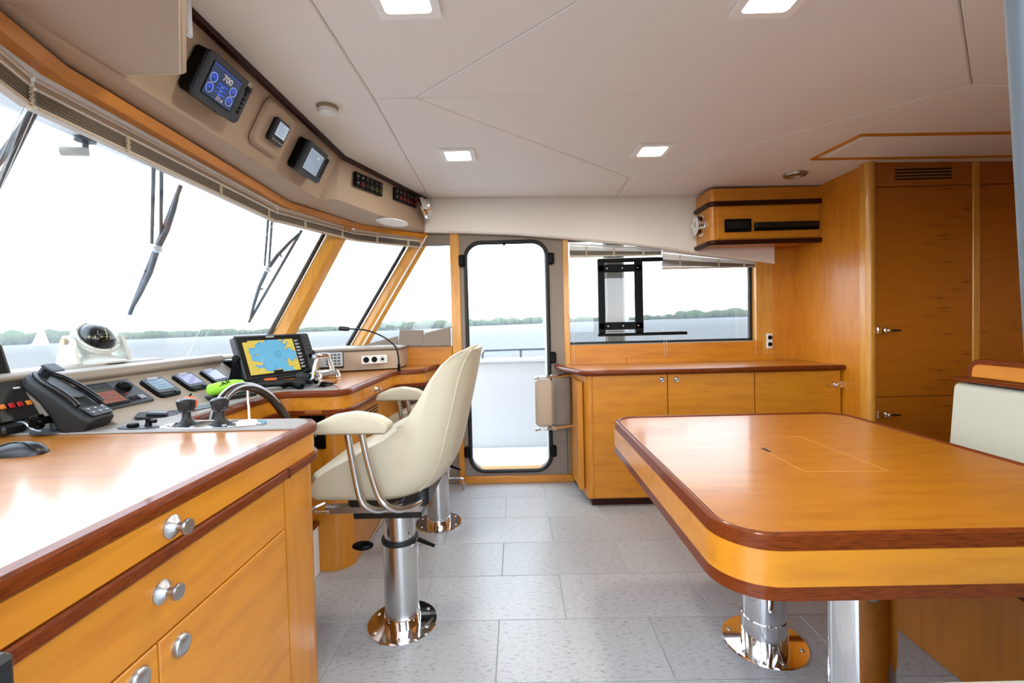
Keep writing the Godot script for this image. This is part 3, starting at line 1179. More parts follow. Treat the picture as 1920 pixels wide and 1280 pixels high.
	x = Transform3D(Basis(Vector3(0, 0, 1), -PI / 2 + 0.35), P(-0.622, 2.025, 3.235))
	g = G()
	g.lathe([Vector2(0.0, -0.03), Vector2(0.076, -0.03), Vector2(0.082, -0.012), Vector2(0.074, 0.006), Vector2(0.056, 0.016), Vector2(0.052, 0.034), Vector2(0.040, 0.038), Vector2(0.0, 0.026)], x, 28)
	part(d, "housing", g, M.chrome)
	g = G()
	g.lathe([Vector2(0.0, 0.034), Vector2(0.02, 0.034), Vector2(0.024, 0.026), Vector2(0.0, 0.026)], x, 20)
	part(d, "lens", g, M.glass)
	blinds()

# a raised venetian blind: ends of its head rail as (x, depth) with the heights of its top there and of its bottom rail
func blind(a: Vector2, b: Vector2, z0: float, z1: float, low: float, label: String, ties: Array, cords: Array) -> void:
	var t := thing("venetian_blind", label, "blind", P((a.x + b.x) / 2, (z0 + z1) / 2, (a.y + b.y) / 2), "raised venetian blinds")
	# f runs down the blind from 0 to 1: a bar across it
	var bar := func(called: String, f0: float, f1: float, thick: float, m: Material, bev: float) -> void:
		var side := Vector3(b.y - a.y, 0, b.x - a.x).normalized()
		var s := PackedVector3Array()
		var q := PackedVector3Array()
		for e in [[a, z0, s], [b, z1, q]]:
			var top: float = lerpf(e[1], low, f0)
			var bot: float = lerpf(e[1], low, f1)
			var p: Vector2 = e[0]
			for c in [[1, top - bev], [1 - bev / thick * 2, top], [-1 + bev / thick * 2, top], [-1, top - bev], [-1, bot + bev], [-1 + bev / thick * 2, bot], [1 - bev / thick * 2, bot], [1, bot + bev]]:
				e[2].append(P(p.x, c[1], p.y) + side * c[0] * thick / 2)
		var g := G()
		g.loft([s, q])
		part(t, called, g, m, 30.0)
	var wedge := absf(z0 - z1) > 0.02
	bar.call("head_rail", 0.0, 0.14, 0.026, M.rail_white, 0.002)
	if not wedge:
		bar.call("cover_strip", 0.15, 0.32, 0.018, M.rail_tan, 0.001)
		bar.call("lower_rail", 0.33, 0.42, 0.028, M.rail_white, 0.002)
	var f := 0.20 if wedge else 0.44
	for k in 8:
		var f0 := lerpf(f, 0.86, k / 8.0)
		bar.call("slat", f0, f0 + (0.86 - f) / 8.0 * 0.7, 0.024 + 0.002 * (k % 2), M.rail_white if wedge and k < 4 else M.blind, 0.0004)
	bar.call("bottom_rail", 0.87, 1.0, 0.028, M.rail_tan, 0.002)
	for e in ties:
		var g := G()
		var p := PackedVector3Array()
		var c := a.lerp(b, e)
		var top := lerpf(z0, z1, e) - (lerpf(z0, z1, e) - low) * f
		var d := (b - a).normalized()
		for i in 44:
			var w := 0.008 * sin(i * 2.4)
			p.append(P(c.x + d.x * w, lerpf(top, low - 0.004, i / 43.0), c.y + d.y * w) + Vector3(d.y, 0, d.x) * (0.016 + 0.003 * cos(i * 2.4)))
		g.tube(p, 0.0017, 5)
		part(t, "cord_bunch", g, M.cord)
	for e in cords:
		var g := G()
		var c := a.lerp(b, e[0])
		g.rod(P(c.x, low, c.y), P(e[1], e[2], e[3]), 0.0010, 0.0010, 5)
		part(t, "guide_cord", g, M.thread)

func blinds() -> void:
	blind(Vector2(-0.98, 0.62), Vector2(-1.195, 1.125), 1.842, 1.842, 1.758, "raised blind at the far left edge of the windscreen", [0.72, 0.97], [[0.98, -1.66, 1.057, 1.18]])
	blind(Vector2(-1.20, 1.14), Vector2(-1.272, 2.425), 1.842, 1.842, 1.760, "long raised blind across the middle of the windscreen", [0.22, 0.60, 0.92], [[0.005, -1.69, 1.08, 1.26], [0.99, -1.70, 1.057, 2.36]])
	blind(Vector2(-1.27, 2.435), Vector2(-1.075, 3.03), 1.842, 1.842, 1.765, "raised blind right of the middle one, left of the wooden post top", [0.3, 0.8], [])
	blind(Vector2(-1.072, 3.035), Vector2(-0.685, 3.40), 1.842, 1.838, 1.765, "short raised blind in the windscreen corner under the speaker", [0.3, 0.75], [])
	blind(Vector2(0.405, 3.40), Vector2(1.082, 3.40), 1.775, 1.718, 1.668, "raised blind over the side window, beside the door", [0.18, 0.48, 0.8], [[0.03, 0.415, 0.88, 3.35], [0.99, 1.08, 0.918, 3.35]])
	blind(Vector2(1.088, 3.40), Vector2(1.80, 3.40), 1.712, 1.597, 1.562, "raised blind over the side window, under the overhead cupboard", [0.18, 0.58, 0.84], [[0.005, 1.10, 0.918, 3.35], [0.97, 1.745, 0.918, 3.35]])

func wiper(top: Vector3, pivot: Vector3, tip: Vector3, toe: Vector3, label: String) -> void:
	var t := thing("windscreen_wiper", label, "wiper", pivot, "windscreen wipers")
	var out := Vector3(-0.05, 0.028, 0)
	var g := G()
	g.rod(top + out + Vector3(0, 0, 0.014), pivot + out + Vector3(0, 0.02, 0.028), 0.0075, 0.0065, 8)
	part(t, "arm", g, M.wiper)
	g = G()
	g.rod(top + out - Vector3(0, 0, 0.024), pivot + out - Vector3(0.0, -0.03, 0.022), 0.0075, 0.0065, 8)
	part(t, "arm", g, M.wiper)
	g = G()
	g.ball(pivot + out + Vector3(0.01, 0, 0.01), Vector3(0.017, 0.017, 0.024), 12)
	part(t, "pivot", g, M.alu)
	var dir := (toe - tip).normalized()
	var off := Vector3(0.43, 0.80, 0).cross(dir).normalized() * 0.022
	if off.z < 0.0:
		off = -off
	g = G()
	g.rod(tip + out - off, toe + out - off, 0.009, 0.009, 6)
	part(t, "rubber_blade", g, M.wiper)
	for e in [tip, toe]:
		g = G()
		var p0: Vector3 = pivot + out
		var p2: Vector3 = pivot.lerp(e, 0.93) + out - off
		g.tube(PackedVector3Array([p0, p0.lerp(p2, 0.35) + off * 0.5, p0.lerp(p2, 0.7) + off * 0.35, p2]), [0.012, 0.011, 0.010, 0.007], 8)
		part(t, "yoke", g, M.wiper, 60.0)
		g = G()
		g.rod(p0.lerp(p2, 0.42) + off * 0.5, pivot.lerp(e, 0.34) + out - off, 0.007, 0.006, 6)
		part(t, "link", g, M.wiper)

func outside() -> void:
	wiper(Vector3(-1.345, 1.90, -1.79), Vector3(-1.505, 1.526, -1.97), Vector3(-1.365, 1.787, -1.964), Vector3(-1.660, 1.237, -2.016), "wiper hanging in the middle of the windscreen")
	wiper(Vector3(-1.335, 1.90, -2.60), Vector3(-1.470, 1.53, -2.78), Vector3(-1.325, 1.80, -2.90), Vector3(-1.63, 1.22, -2.80), "wiper nearest the wooden windscreen post")
	wiper(Vector3(-1.37, 1.90, -1.17), Vector3(-1.476, 1.585, -1.28), Vector3(-1.330, 1.85, -1.35), Vector3(-1.60, 1.35, -1.34), "wiper at the left edge of the windscreen")
	# camera under the brow
	var t := thing("deck_camera", "small white camera hanging under the roof brow outside the windscreen", "camera", P(-1.72, 1.93, 1.84))
	var g := G()
	g.rod(P(-1.735, 1.99, 1.85), P(-1.735, 1.975, 1.85), 0.035, 0.035, 16)
	part(t, "mount", g, M.frame_grey)
	g = G()
	g.rod(P(-1.735, 1.98, 1.85), P(-1.735, 1.93, 1.85), 0.011)
	part(t, "stem", g, M.frame_grey)
	g = G()
	g.rod(P(-1.725, 1.935, 1.855), P(-1.80, 1.925, 1.81), 0.017, 0.020, 16)
	part(t, "body", g, M.post_grey)
	# starboard side deck: bulwark with a rail, a post, white boards
	g = G()
	g.span(-4.0, 5.0, -0.6, 0.845, 4.28, 4.36, 0.01)
	g.span(-4.0, 5.0, 0.82, 0.86, 4.25, 4.40, 0.01)
	one("bulwark", g, M.gel_white, "white side bulwark outside the open door", "bulwark")
	g = G()
	g.span(-4.0, 5.0, -0.62, 0.02, 3.48, 4.27, 0.005)
	one("side_deck", g, M.gel_white, "white side deck outside the starboard door", "deck")
	g = G()
	g.span(-4.0, 5.0, -0.62, 0.02, -0.65, 0.20, 0.005)  # unseen port deck, added so skylight bounces up to the ceiling
	one("side_deck", g, M.gel_white, "unseen white side deck behind the viewer, added to bounce light into the cabin", "deck")
	t = thing("deck_rail", "polished steel handrail on the bulwark outside the door", "handrail", P(-0.1, 0.90, 4.33))
	g = G()
	g.tube(PackedVector3Array([P(-0.335, 0.855, 4.33), P(-0.335, 0.905, 4.33), P(-0.315, 0.935, 4.33), P(0.0, 0.938, 4.33), P(4.0, 0.938, 4.33)]), 0.012, 10)
	part(t, "rail", g, M.deck_steel)
	for x in [0.03, 1.0, 2.0]:
		g = G()
		g.rod(P(x, 0.855, 4.33), P(x, 0.935, 4.33), 0.011)
		part(t, "stanchion", g, M.deck_steel)
	g = G()
	g.span(0.225, 0.30, 0.02, 2.16, 3.66, 3.72, 0.01)
	one("deck_post", g, M.gel_white, "white upright post just outside the door's right edge", "post")
	g = G()
	g.span(0.70, 0.86, 0.02, 2.16, 3.60, 3.70, 0.02)
	one("deck_post", g, M.post_grey, "grey upright post outside, seen through the black bracket's opening", "post")
	g = G()
	g.plan(v2([[-1.87, -0.4], [-4.5, 0.2], [-7.5, 1.6], [-7.5, 2.1], [-4.5, 3.5], [-1.87, 4.2]]), 0.30, 0.50, 0.01)  # hidden bow deck, put in to throw light up under the overhead console
	one("bounce_foredeck", g, M.gel_white, "white bow deck out of view below the windscreen, added to bounce light up", "deck")
	# the lake and its far shore, lying level while the boat heels a little
	var tilt := Basis(Vector3(0, 0, 1), 0.013)
	g = G()
	g.loft([PackedVector3Array([Vector3(-4000, -1.9, -4000), Vector3(4000, -1.9, -4000), Vector3(4000, -1.9, 60), Vector3(-4000, -1.9, 60)]), PackedVector3Array([Vector3(-4000, -2.9, -4000), Vector3(4000, -2.9, -4000), Vector3(4000, -2.9, 60), Vector3(-4000, -2.9, 60)])])
	var sea := one("lake", g, M.sea, "grey rippled lake water out to the far shore", "water")
	sea.transform = Transform3D(tilt, Vector3.ZERO) * sea.transform
	sea.set_meta("kind", "stuff")
	var rng := RandomNumberGenerator.new()
	rng.seed = 12
	var blob := G()
	blob.ball(Vector3.ZERO, Vector3(1, 1, 1), 8)
	for i in blob.t.size():
		var v := blob.t[i]
		blob.t[i] = v * (1.0 + 0.22 * sin(v.x * 5.1 + v.y * 3.3) * cos(v.z * 4.7 + v.y * 6.0))
	var bm := mesh_of(blob.t, 80.0)
	bm.surface_set_material(0, M.foliage)
	# bearing from straight starboard towards the bow, in degrees: [from, to, distance, low, high]
	for e in [[50, 44.5, 520.0, 4, 12, "hazy trees on the shore left of the compass"], [43.0, 32, 620.0, 6, 9, "trees on the far shore right of the compass"], [32, 21, 700.0, 4, 8, "low far shore trees behind the chart screen"], [17, 8.0, 420.0, 4, 9, "rounded trees on the shore in the side window before the door"], [7, -3, 560.0, 4, 10, "tall thin trees on the shore seen through the door"], [-6.5, -13, 600.0, 3, 8, "trees on the shore left in the long side window"], [-14, -20, 520.0, 2, 6, "low trees in the middle of the long side window"], [-19.5, -30, 480.0, 4, 9, "dark trees on the shore right in the long side window"]]:
		var n := int(absf(e[0] - e[1]) * 26)
		var mm := MultiMesh.new()
		mm.transform_format = MultiMesh.TRANSFORM_3D
		mm.use_colors = true
		mm.mesh = bm
		mm.instance_count = n
		for i in n:
			var f := (i + rng.randf()) / n
			var b := deg_to_rad(lerpf(e[0], e[1], f))
			var env := 0.55 + 0.45 * sin(f * 9.0 + e[2]) * cos(f * 23.0 + e[2] * 0.3)
			var h: float = lerpf(e[3], e[4], clampf(env * 0.75 + rng.randf() * 0.35, 0.0, 1.0))
			var r: float = e[2] * (1.0 + rng.randf() * 0.08)
			var at := Vector3(-sin(b) * r, -1.9 + h * 0.48, -cos(b) * r)
			mm.set_instance_transform(i, Transform3D(Basis.from_euler(Vector3(0, rng.randf() * TAU, 0)).scaled(Vector3(h * (0.28 + rng.randf() * 0.3), h * 0.55, h * 0.4)), at))
			var c := 0.75 + rng.randf() * 0.3
			mm.set_instance_color(i, Color(c, c, c * (0.95 + rng.randf() * 0.08)))
		var o := MultiMeshInstance3D.new()
		o.name = numbered("shore_trees")
		o.multimesh = mm
		add_child(o)
		o.transform = Transform3D(tilt, Vector3.ZERO)
		tag(o, e[5], "trees", "trees on the far shore")
		o.set_meta("kind", "stuff")
	g = G()
	for e in [[54, 2, 760.0], [8, -34, 720.0]]:
		var rg := []
		for k in 13:
			var b := deg_to_rad(lerpf(e[0], e[1], k / 12.0))
			var dir := Vector3(-sin(b), 0, -cos(b))
			rg.append(PackedVector3Array([dir * e[2] + Vector3(0, -2.2, 0), dir * e[2] + Vector3(0, -1.0 - 0.6, 0), dir * (e[2] + 60) + Vector3(0, -0.5, 0), dir * (e[2] + 60) + Vector3(0, -2.2, 0)]))
		g.loft(rg)
	var sh := one("shore_bank", g, M.reed, "low green shore bank along the far side of the lake", "shore")
	sh.transform = Transform3D(tilt, Vector3.ZERO) * sh.transform
	# damp air over the lake between boat and shore
	var fog := FogVolume.new()
	fog.name = "lake_haze"
	fog.size = Vector3(1500, 60, 220)
	var fm := FogMaterial.new()
	fm.density = 0.00055
	fm.albedo = Color(0.95, 0.97, 1.0)
	fog.material = fm
	add_child(fog)
	fog.position = Vector3(-150, 20, -205)
	tag(fog, "thin haze over the lake before the far shore", "haze")
	fog.set_meta("kind", "stuff")
	# sailing boat
	var at := tilt * Vector3(-261.0, -1.9, -245.0)
	t = thing("sailing_boat", "tiny white sailing boat far out on the lake, left", "sailboat", at)
	g = G()
	g.loft([PackedVector3Array([at + Vector3(-4.5, 0, 0), at + Vector3(4, 0, 0), at + Vector3(4.6, 1.0, 0), at + Vector3(-5, 1.0, 0)]), PackedVector3Array([at + Vector3(-4.0, 0, -2), at + Vector3(4, 0, -2), at + Vector3(4.6, 1.0, -2.4), at + Vector3(-5, 1.0, -2.4)])])
	part(t, "hull", g, M.white)
	g = G()
	g.loft([PackedVector3Array([at + Vector3(-4.5, 1.2, -1), at + Vector3(4.5, 1.2, -1), at + Vector3(1.0, 12.0, -1)]), PackedVector3Array([at + Vector3(-4.5, 1.2, -1.3), at + Vector3(4.5, 1.2, -1.3), at + Vector3(1.0, 12.0, -1.3)])])
	part(t, "sail", g, M.white)

# turned knob whose axis leaves the surface at p along n
func knob(root: Node3D, p: Vector3, n: Vector3, r := 0.017, long := true) -> void:
	var b := Basis(Quaternion(Vector3.UP, n.normalized()))
	var g := G()
	if long:
		g.lathe([Vector2(0, -0.002), Vector2(r * 1.1, -0.002), Vector2(r * 1.1, 0.003), Vector2(r * 0.86, 0.006), Vector2(r * 0.72, 0.009), Vector2(r * 0.42, 0.014), Vector2(r * 0.42, 0.023), Vector2(r * 0.74, 0.028), Vector2(r * 0.78, 0.031), Vector2(r * 0.70, 0.034), Vector2(0, 0.034)], Transform3D(b, p), 24)
	else:
		g.lathe([Vector2(0, -0.002), Vector2(r, -0.002), Vector2(r, 0.005), Vector2(r * 0.85, 0.009), Vector2(r * 0.70, 0.0085), Vector2(r * 0.62, 0.010), Vector2(0, 0.010)], Transform3D(b, p), 24)
	part(root, "knob", g, M.satin, 50.0)

# chrome lever latch: plate on the post, lever pointing along dir
func latch(label: String, p: Vector3, dir: Vector3, n: Vector3, dark: bool) -> void:
	var t := thing("lever_latch", label, "latch", p, "chrome lever latches")
	var up := n.cross(dir)
	var x := Transform3D(Basis(dir, up, n), p)
	var g := G()
	g.box(Vector3(0.012, 0, 0.006), Vector3(0.026, 0.042, 0.014), 0.004, x)
	part(t, "keeper", g, M.chrome)
	g = G()
	g.box(Vector3(0.052, 0, 0.010), Vector3(0.036, 0.034, 0.022), 0.009, x)
	g.lathe([Vector2(0, 0.0), Vector2(0.012, 0.0), Vector2(0.012, 0.03), Vector2(0.007, 0.034), Vector2(0, 0.034)], x * Transform3D(Basis(Vector3.RIGHT, PI / 2), Vector3(0.052, 0, 0.0)), 16)
	part(t, "body", g, M.chrome)
	g = G()
	g.rod(x * Vector3(0.066, 0, 0.018), x * Vector3(0.125, -0.002, 0.02), 0.0065, 0.0035, 12)
	part(t, "lever", g, M.anthracite if dark else M.chrome)

func starboard() -> void:
	# sideboard along the side wall
	var t := thing("sideboard", "low maple sideboard with three doors under the side window", "sideboard", P(1.25, 0.0, 3.1))
	var g := G()
	g.plan(fillet([[0.434, 2.905, 0.03], [2.045, 2.905], [2.045, 3.36], [0.375, 3.36]]), 0.05, 0.852, 0.002)
	part(t, "body", g, M.maple_y)
	g = G()
	g.span(0.46, 2.04, 0.0, 0.052, 2.925, 3.3, 0.002)
	part(t, "plinth", g, M.mahogany_dark)
	var k := 0
	for e in [[0.472, 0.944], [0.950, 1.494], [1.50, 2.036]]:
		g = G()
		g.span(e[0], e[1], 0.062, 0.846, 2.886, 2.906, 0.002)
		var d := part(t, "door", g, M.maple_x)
		if k < 2:
			knob(d, P([0.908, 1.0][k], 0.812, 2.886), Vector3(0, 0, 1), 0.017, false)
		k += 1
	g = G()
	g.side(v2([[2.97, 0.09], [3.30, 0.09], [3.30, 0.80], [2.97, 0.80]]), 0.383, 0.420, 0.003)
	var sp := part(t, "side_panel", g, M.maple_y)
	sp.rotation.y = 0.0
	# its worktop with a bullnosed mahogany edge
	t = thing("countertop", "maple worktop with mahogany edge on the low sideboard", "worktop", P(1.25, 0.852, 3.1))
	var edge := fillet([[0.29, 3.37], [0.315, 3.20], [0.415, 2.875, 0.08], [2.05, 2.875]], false, 8)
	var top := edge.duplicate()
	top.append(Vector2(2.05, 3.37))
	g = G()
	g.plan(top, 0.854, 0.878, 0.002)
	part(t, "board", g, M.maple_top)
	g = G()
	g.sweep(on_level(edge, 0.866), v2([[-0.012, -0.020], [0.006, -0.020], [0.018, -0.012], [0.022, 0.0], [0.018, 0.011], [0.006, 0.015], [-0.012, 0.015]]))
	part(t, "edging", g, M.mahogany_x, 60.0)
	latch("chrome lever latch on the sideboard's right-hand end", P(2.048, 0.755, 2.885), Vector3(-1, 0, 0), Vector3(0, 0, 1), false)
	# cupboard under the ceiling
	t = thing("overhead_cupboard", "maple cupboard under the ceiling with dark bands and audio units", "cupboard", P(1.68, 1.69, 3.23))
	g = G()
	g.plan(fillet([[1.315, 3.38], [1.315, 3.085, 0.035], [2.05, 3.085], [2.05, 3.38]]), 1.70, 2.058, 0.002)
	part(t, "body", g, M.maple_x)
	g = G()
	g.span(1.36, 2.035, 1.722, 1.935, 3.078, 3.09, 0.002)
	part(t, "front_panel", g, M.maple_x)
	for h in [1.957, 1.698]:
		g = G()
		g.sweep(on_level(fillet([[1.315, 3.38], [1.315, 3.085, 0.035], [2.06, 3.085]], false), h), v2([[-0.01, -0.016], [0.010, -0.016], [0.018, -0.006], [0.018, 0.008], [0.010, 0.016], [-0.01, 0.016]]))
		part(t, "band", g, M.mahogany_dark, 50.0)
	t = thing("car_radio", "black radio set into the overhead cupboard", "radio", P(1.49, 1.765, 3.076))
	g = G()
	g.span(1.404, 1.58, 1.765, 1.850, 3.066, 3.09, 0.003)
	part(t, "face", g, M.black)
	g = G()
	g.span(1.42, 1.565, 1.785, 1.835, 3.063, 3.068, 0.001)
	part(t, "display", g, M.anthracite)
	t = thing("disc_player", "slim black disc player set into the overhead cupboard", "disc player", P(1.81, 1.765, 3.076))
	g = G()
	g.span(1.60, 2.03, 1.768, 1.825, 3.066, 3.09, 0.004)
	part(t, "face", g, M.black)
	g = G()
	g.span(1.61, 2.02, 1.789, 1.820, 3.060, 3.068, 0.002)
	part(t, "tray_door", g, M.anthracite)
	# ship's clock on the cupboard's end
	t = thing("wall_clock", "round chrome clock on the end of the overhead cupboard", "clock", P(1.30, 1.75, 3.235))
	var x := Transform3D(Basis(Vector3(0, 0, 1), PI / 2), P(1.315, 1.842, 3.225))
	g = G()
	g.lathe([Vector2(0, 0), Vector2(0.075, 0.0), Vector2(0.075, 0.006), Vector2(0.064, 0.010), Vector2(0.062, 0.036), Vector2(0.070, 0.042), Vector2(0.070, 0.050), Vector2(0.060, 0.052), Vector2(0.058, 0.045), Vector2(0, 0.045)], x, 36)
	part(t, "case", g, M.chrome)
	g = G()
	g.lathe([Vector2(0, 0.048), Vector2(0.058, 0.048), Vector2(0.058, 0.045), Vector2(0, 0.045)], x, 36)
	var fc := part(t, "dial", g, M.white)
	g = G()
	g.rod(x * Vector3(0, 0.052, 0), x * Vector3(0.025, 0.052, 0.014), 0.0015)
	g.rod(x * Vector3(0, 0.052, 0), x * Vector3(-0.02, 0.052, 0.03), 0.0012)
	part(fc, "hands", g, M.black)
	# sliding black bracket in front of the side window
	t = thing("sliding_bracket", "black metal frame bracket on rails before the side window", "bracket", P(0.77, 1.085, 3.34))
	for e in [["stile", 0.598, 0.648, 1.10, 1.632], ["stile", 0.865, 0.925, 1.10, 1.62], ["crossbar", 0.598, 0.925, 1.545, 1.60], ["crossbar", 0.598, 0.925, 1.125, 1.18]]:
		g = G()
		g.span(e[1], e[2], e[3], e[4], 3.325, 3.35, 0.006)
		var b := part(t, e[0], g, M.black)
		if e[0] == "crossbar":
			for i in 3:
				g = G()
				g.lathe([Vector2(0, 0), Vector2(0.006, 0), Vector2(0.004, 0.003), Vector2(0, 0.003)], Transform3D(Basis(Vector3.RIGHT, PI / 2), P(0.665 + i * 0.11, (e[3] + e[4]) / 2, 3.325)), 10)
				part(b, "screw", g, M.satin)
	for e in [[0.60, 1.075, 1.617, 1.645], [0.595, 1.245, 1.078, 1.10]]:
		g = G()
		g.span(e[0], e[1], e[2], e[3], 3.335, 3.362, 0.004)
		part(t, "rail", g, M.black)
		g = G()
		g.span(e[0] + 0.01, e[1] - 0.02, e[3] - 0.001, e[3] + 0.004, 3.342, 3.352, 0.001)
		part(t, "track", g, M.satin)
	# sockets beside the window
	t = thing("wall_socket", "white double wall socket between side window and wood panel", "socket", P(1.855, 0.965, 3.37))
	g = G()
	g.box(P(1.855, 1.015, 3.366), Vector3(0.042, 0.11, 0.012), 0.003)
	part(t, "plate", g, M.white)
	for h in [1.04, 0.99]:
		g = G()
		g.lathe([Vector2(0, 0.002), Vector2(0.013, 0.002), Vector2(0.016, 0.008), Vector2(0, 0.0082)], Transform3D(Basis(Vector3.RIGHT, PI / 2), P(1.855, h, 3.363)), 18)
		part(t, "outlet", g, M.black)
	# folded leaf with chrome arms in the doorway
	t = thing("folding_leaf", "taupe padded leaf with chrome hinge bars in the doorway", "folding leaf", P(0.25, 0.44, 3.25))
	g = G()
	g.box(P(0.18, 0.625, 3.22), Vector3(0.125, 0.335, 0.09), 0.02)
	part(t, "pad", g, M.taupe_vinyl, 60.0)
	g = G()
	g.box(P(0.315, 0.62, 3.30), Vector3(0.13, 0.36, 0.06), 0.02)
	part(t, "pad", g, M.door_vinyl, 60.0)
	for h in [0.81, 0.445]:
		g = G()
		g.tube(curve([P(0.118, h - 0.01, 3.19), P(0.16, h, 3.17), P(0.25, h, 3.19), P(0.38, h + 0.004, 3.24)], 5), 0.011, 10)
		var r := part(t, "hinge_bar", g, M.chrome)
		g = G()
		g.box(P(0.245, h, 3.20), Vector3(0.035, 0.028, 0.04), 0.006)
		part(r, "knuckle", g, M.chrome)
	# folded window covers on the sill before the door
	var k2 := 0
	for e in [[-1.13, -0.885, 1.035, 1.105, 0.04], [-0.885, -0.69, 1.035, 1.145, -0.02], [-0.70, -0.49, 1.035, 1.165, 0.03]]:
		g = G()
		var poly := v2([[e[0], e[2]], [e[1], e[2]], [e[1], e[3] + 0.012], [e[0] + 0.02, e[3] - e[4]]])
		g.face(poly, 3.355 - 0.012 * k2, 3.375 - 0.012 * k2, 0.006)
		one("window_cover", g, M.fabric_taupe, ["folded taupe window cover nearest the windscreen post", "folded taupe window cover, middle of the three on the sill", "folded taupe window cover nearest the side door"][k2], "cover", "folded window covers")
		k2 += 1
	# bent steel footrest hook low beside the door
	g = G()
	g.tube(curve([P(-0.52, 0.085, 3.25), P(-0.44, 0.085, 3.25), P(-0.415, 0.07, 3.25), P(-0.41, 0.0, 3.25)], 5), 0.008, 8)
	one("floor_hook", g, M.steel, "bent steel hook at floor level left of the side door", "hook")

func helm() -> void:
	# edge of the worktop seen from above: near arm, knee space, far arm
	var line := [[-0.645, 0.33], [-0.645, 1.475, 0.085], [-1.115, 1.49, 0.05], [-1.115, 2.10, 0.07], [-0.81, 2.105, 0.085], [-0.805, 2.955, 0.06], [-0.63, 3.025, 0.05], [-0.585, 3.36]]
	var edge := fillet(line, false, 8)
	var top := edge.duplicate()
	for v in [[-1.24, 3.40], [-1.50, 2.76], [-1.75, 2.38], [-1.73, 1.30], [-1.48, 0.95], [-1.22, 0.33]]:
		top.append(Vector2(v[0], v[1]))
	var t := thing("helm_worktop", "maple helm worktop with mahogany edge along the windscreen", "worktop", P(-1.2, 0.79, 1.8))
	var g := G()
	g.plan(Geo.inset(top, 0.006), 0.792, 0.8985, 0.0015)
	part(t, "board", g, M.maple_top)
	g = G()
	g.sweep(on_level(edge, 0.888), v2([[-0.022, -0.0145], [0.007, -0.0145], [0.010, -0.011], [0.010, 0.004], [0.007, 0.010], [0.001, 0.014], [-0.022, 0.014]]))
	part(t, "edging", g, M.mahogany_z, 28.0)
	g = G()
	g.sweep(on_level(edge, 0.843), v2([[-0.02, -0.031], [0.0, -0.031], [0.0, 0.031], [-0.02, 0.031]]))
	part(t, "apron", g, M.maple_z, 50.0)
	g = G()
	g.sweep(on_level(edge, 0.802), v2([[-0.02, -0.015], [0.007, -0.015], [0.010, -0.011], [0.010, 0.006], [0.006, 0.010], [-0.02, 0.010]]))
	part(t, "lower_edging", g, M.mahogany_z, 28.0)
	# lighter blocks let into the mahogany in the knee space
	g = G()
	g.span(-1.0, -0.915, 0.8755, 0.8985, 2.0945, 2.115, 0.004)
	g.span(-1.0, -0.915, 0.7925, 0.8115, 2.0915, 2.115, 0.004)
	part(t, "inlaid_block", g, M.chestnut)
	# drawers in the apron
	g = G()
	g.span(-0.655, -0.6405, 0.814, 0.8725, 0.36, 1.232, 0.002)
	var d := part(t, "drawer", g, M.maple_z)
	knob(d, P(-0.6405, 0.842, 0.815), Vector3(1, 0, 0), 0.019)
	g = G()
	g.span(-0.815, -0.801, 0.814, 0.8725, 2.34, 2.78, 0.002)
	d = part(t, "drawer", g, M.maple_z)
	knob(d, P(-0.801, 0.842, 2.53), Vector3(1, 0, 0), 0.015)
	g = G()
	g.span(-0.648, -0.6442, 0.8125, 0.8735, 1.2325, 1.2355, 0.0)
	g.span(-0.648, -0.6342, 0.7865, 0.8125, 1.2325, 1.2365, 0.0)
	part(t, "joint", g, M.slot)
	# vinyl on the flat around the controls
	var flat := fillet([[-0.66, 1.325], [-0.662, 1.462, 0.07], [-1.128, 1.477, 0.05], [-1.128, 2.113, 0.06], [-0.845, 2.118], [-1.0, 2.42], [-1.30, 2.50], [-1.70, 2.50], [-1.70, 1.325]])
	g = G()
	g.plan(flat, 0.8975, 0.9045, 0.003)
	part(t, "vinyl_covering", g, M.dash_vinyl)
	# chest on the near arm
	t = thing("chart_chest", "maple chest with drawers and doors in the left foreground", "cabinet", P(-1.2, 0.0, 0.9))
	g = G()
	g.plan(v2([[-0.656, 0.33], [-0.656, 1.27], [-0.70, 1.44], [-1.58, 1.44], [-1.58, 1.16], [-1.45, 0.95], [-1.21, 0.33]]), 0.0, 0.786, 0.001)
	part(t, "body", g, M.maple_z)
	g = G()
	g.plan(fillet([[-0.648, 1.2295], [-0.648, 1.455, 0.085], [-1.20, 1.455], [-1.20, 1.42], [-0.72, 1.42], [-0.67, 1.35], [-0.67, 1.2295]]), 0.0, 0.786, 0.001)
	part(t, "corner_post", g, M.maple_y)
	g = G()
	g.span(-0.665, -0.648, 0.652, 0.786, 0.36, 1.225, 0.002)
	d = part(t, "drawer", g, M.maple_z)
	knob(d, P(-0.648, 0.733, 0.795), Vector3(1, 0, 0), 0.019)
	var k := 0
	for e in [[0.786, 1.225, 0.833], [0.36, 0.782, 0.738]]:
		g = G()
		g.span(-0.665, -0.648, 0.09, 0.648, e[0], e[1], 0.002)
		d = part(t, "door", g, M.maple_z)
		knob(d, P(-0.648, [0.609, 0.617][k], e[2]), Vector3(1, 0, 0), 0.021, false)
		k += 1
	# cabinet under the far arm, with a rounded corner and control boxes
	t = thing("helm_cabinet", "maple cabinet with rounded corner under the far helm arm", "cabinet", P(-1.1, 0.0, 2.8))
	g = G()
	g.plan(fillet([[-1.30, 2.19], [-0.845, 2.19, 0.10], [-0.845, 3.34], [-1.30, 3.34]], true, 10), 0.0, 0.786, 0.001)
	part(t, "body", g, M.maple_y)
	for i in 5:
		g = G()
		g.span(-0.8465, -0.8425, 0.655 + i * 0.018, 0.662 + i * 0.018, 2.42, 2.70, 0.0)
		part(t, "vent_slot", g, M.slot)
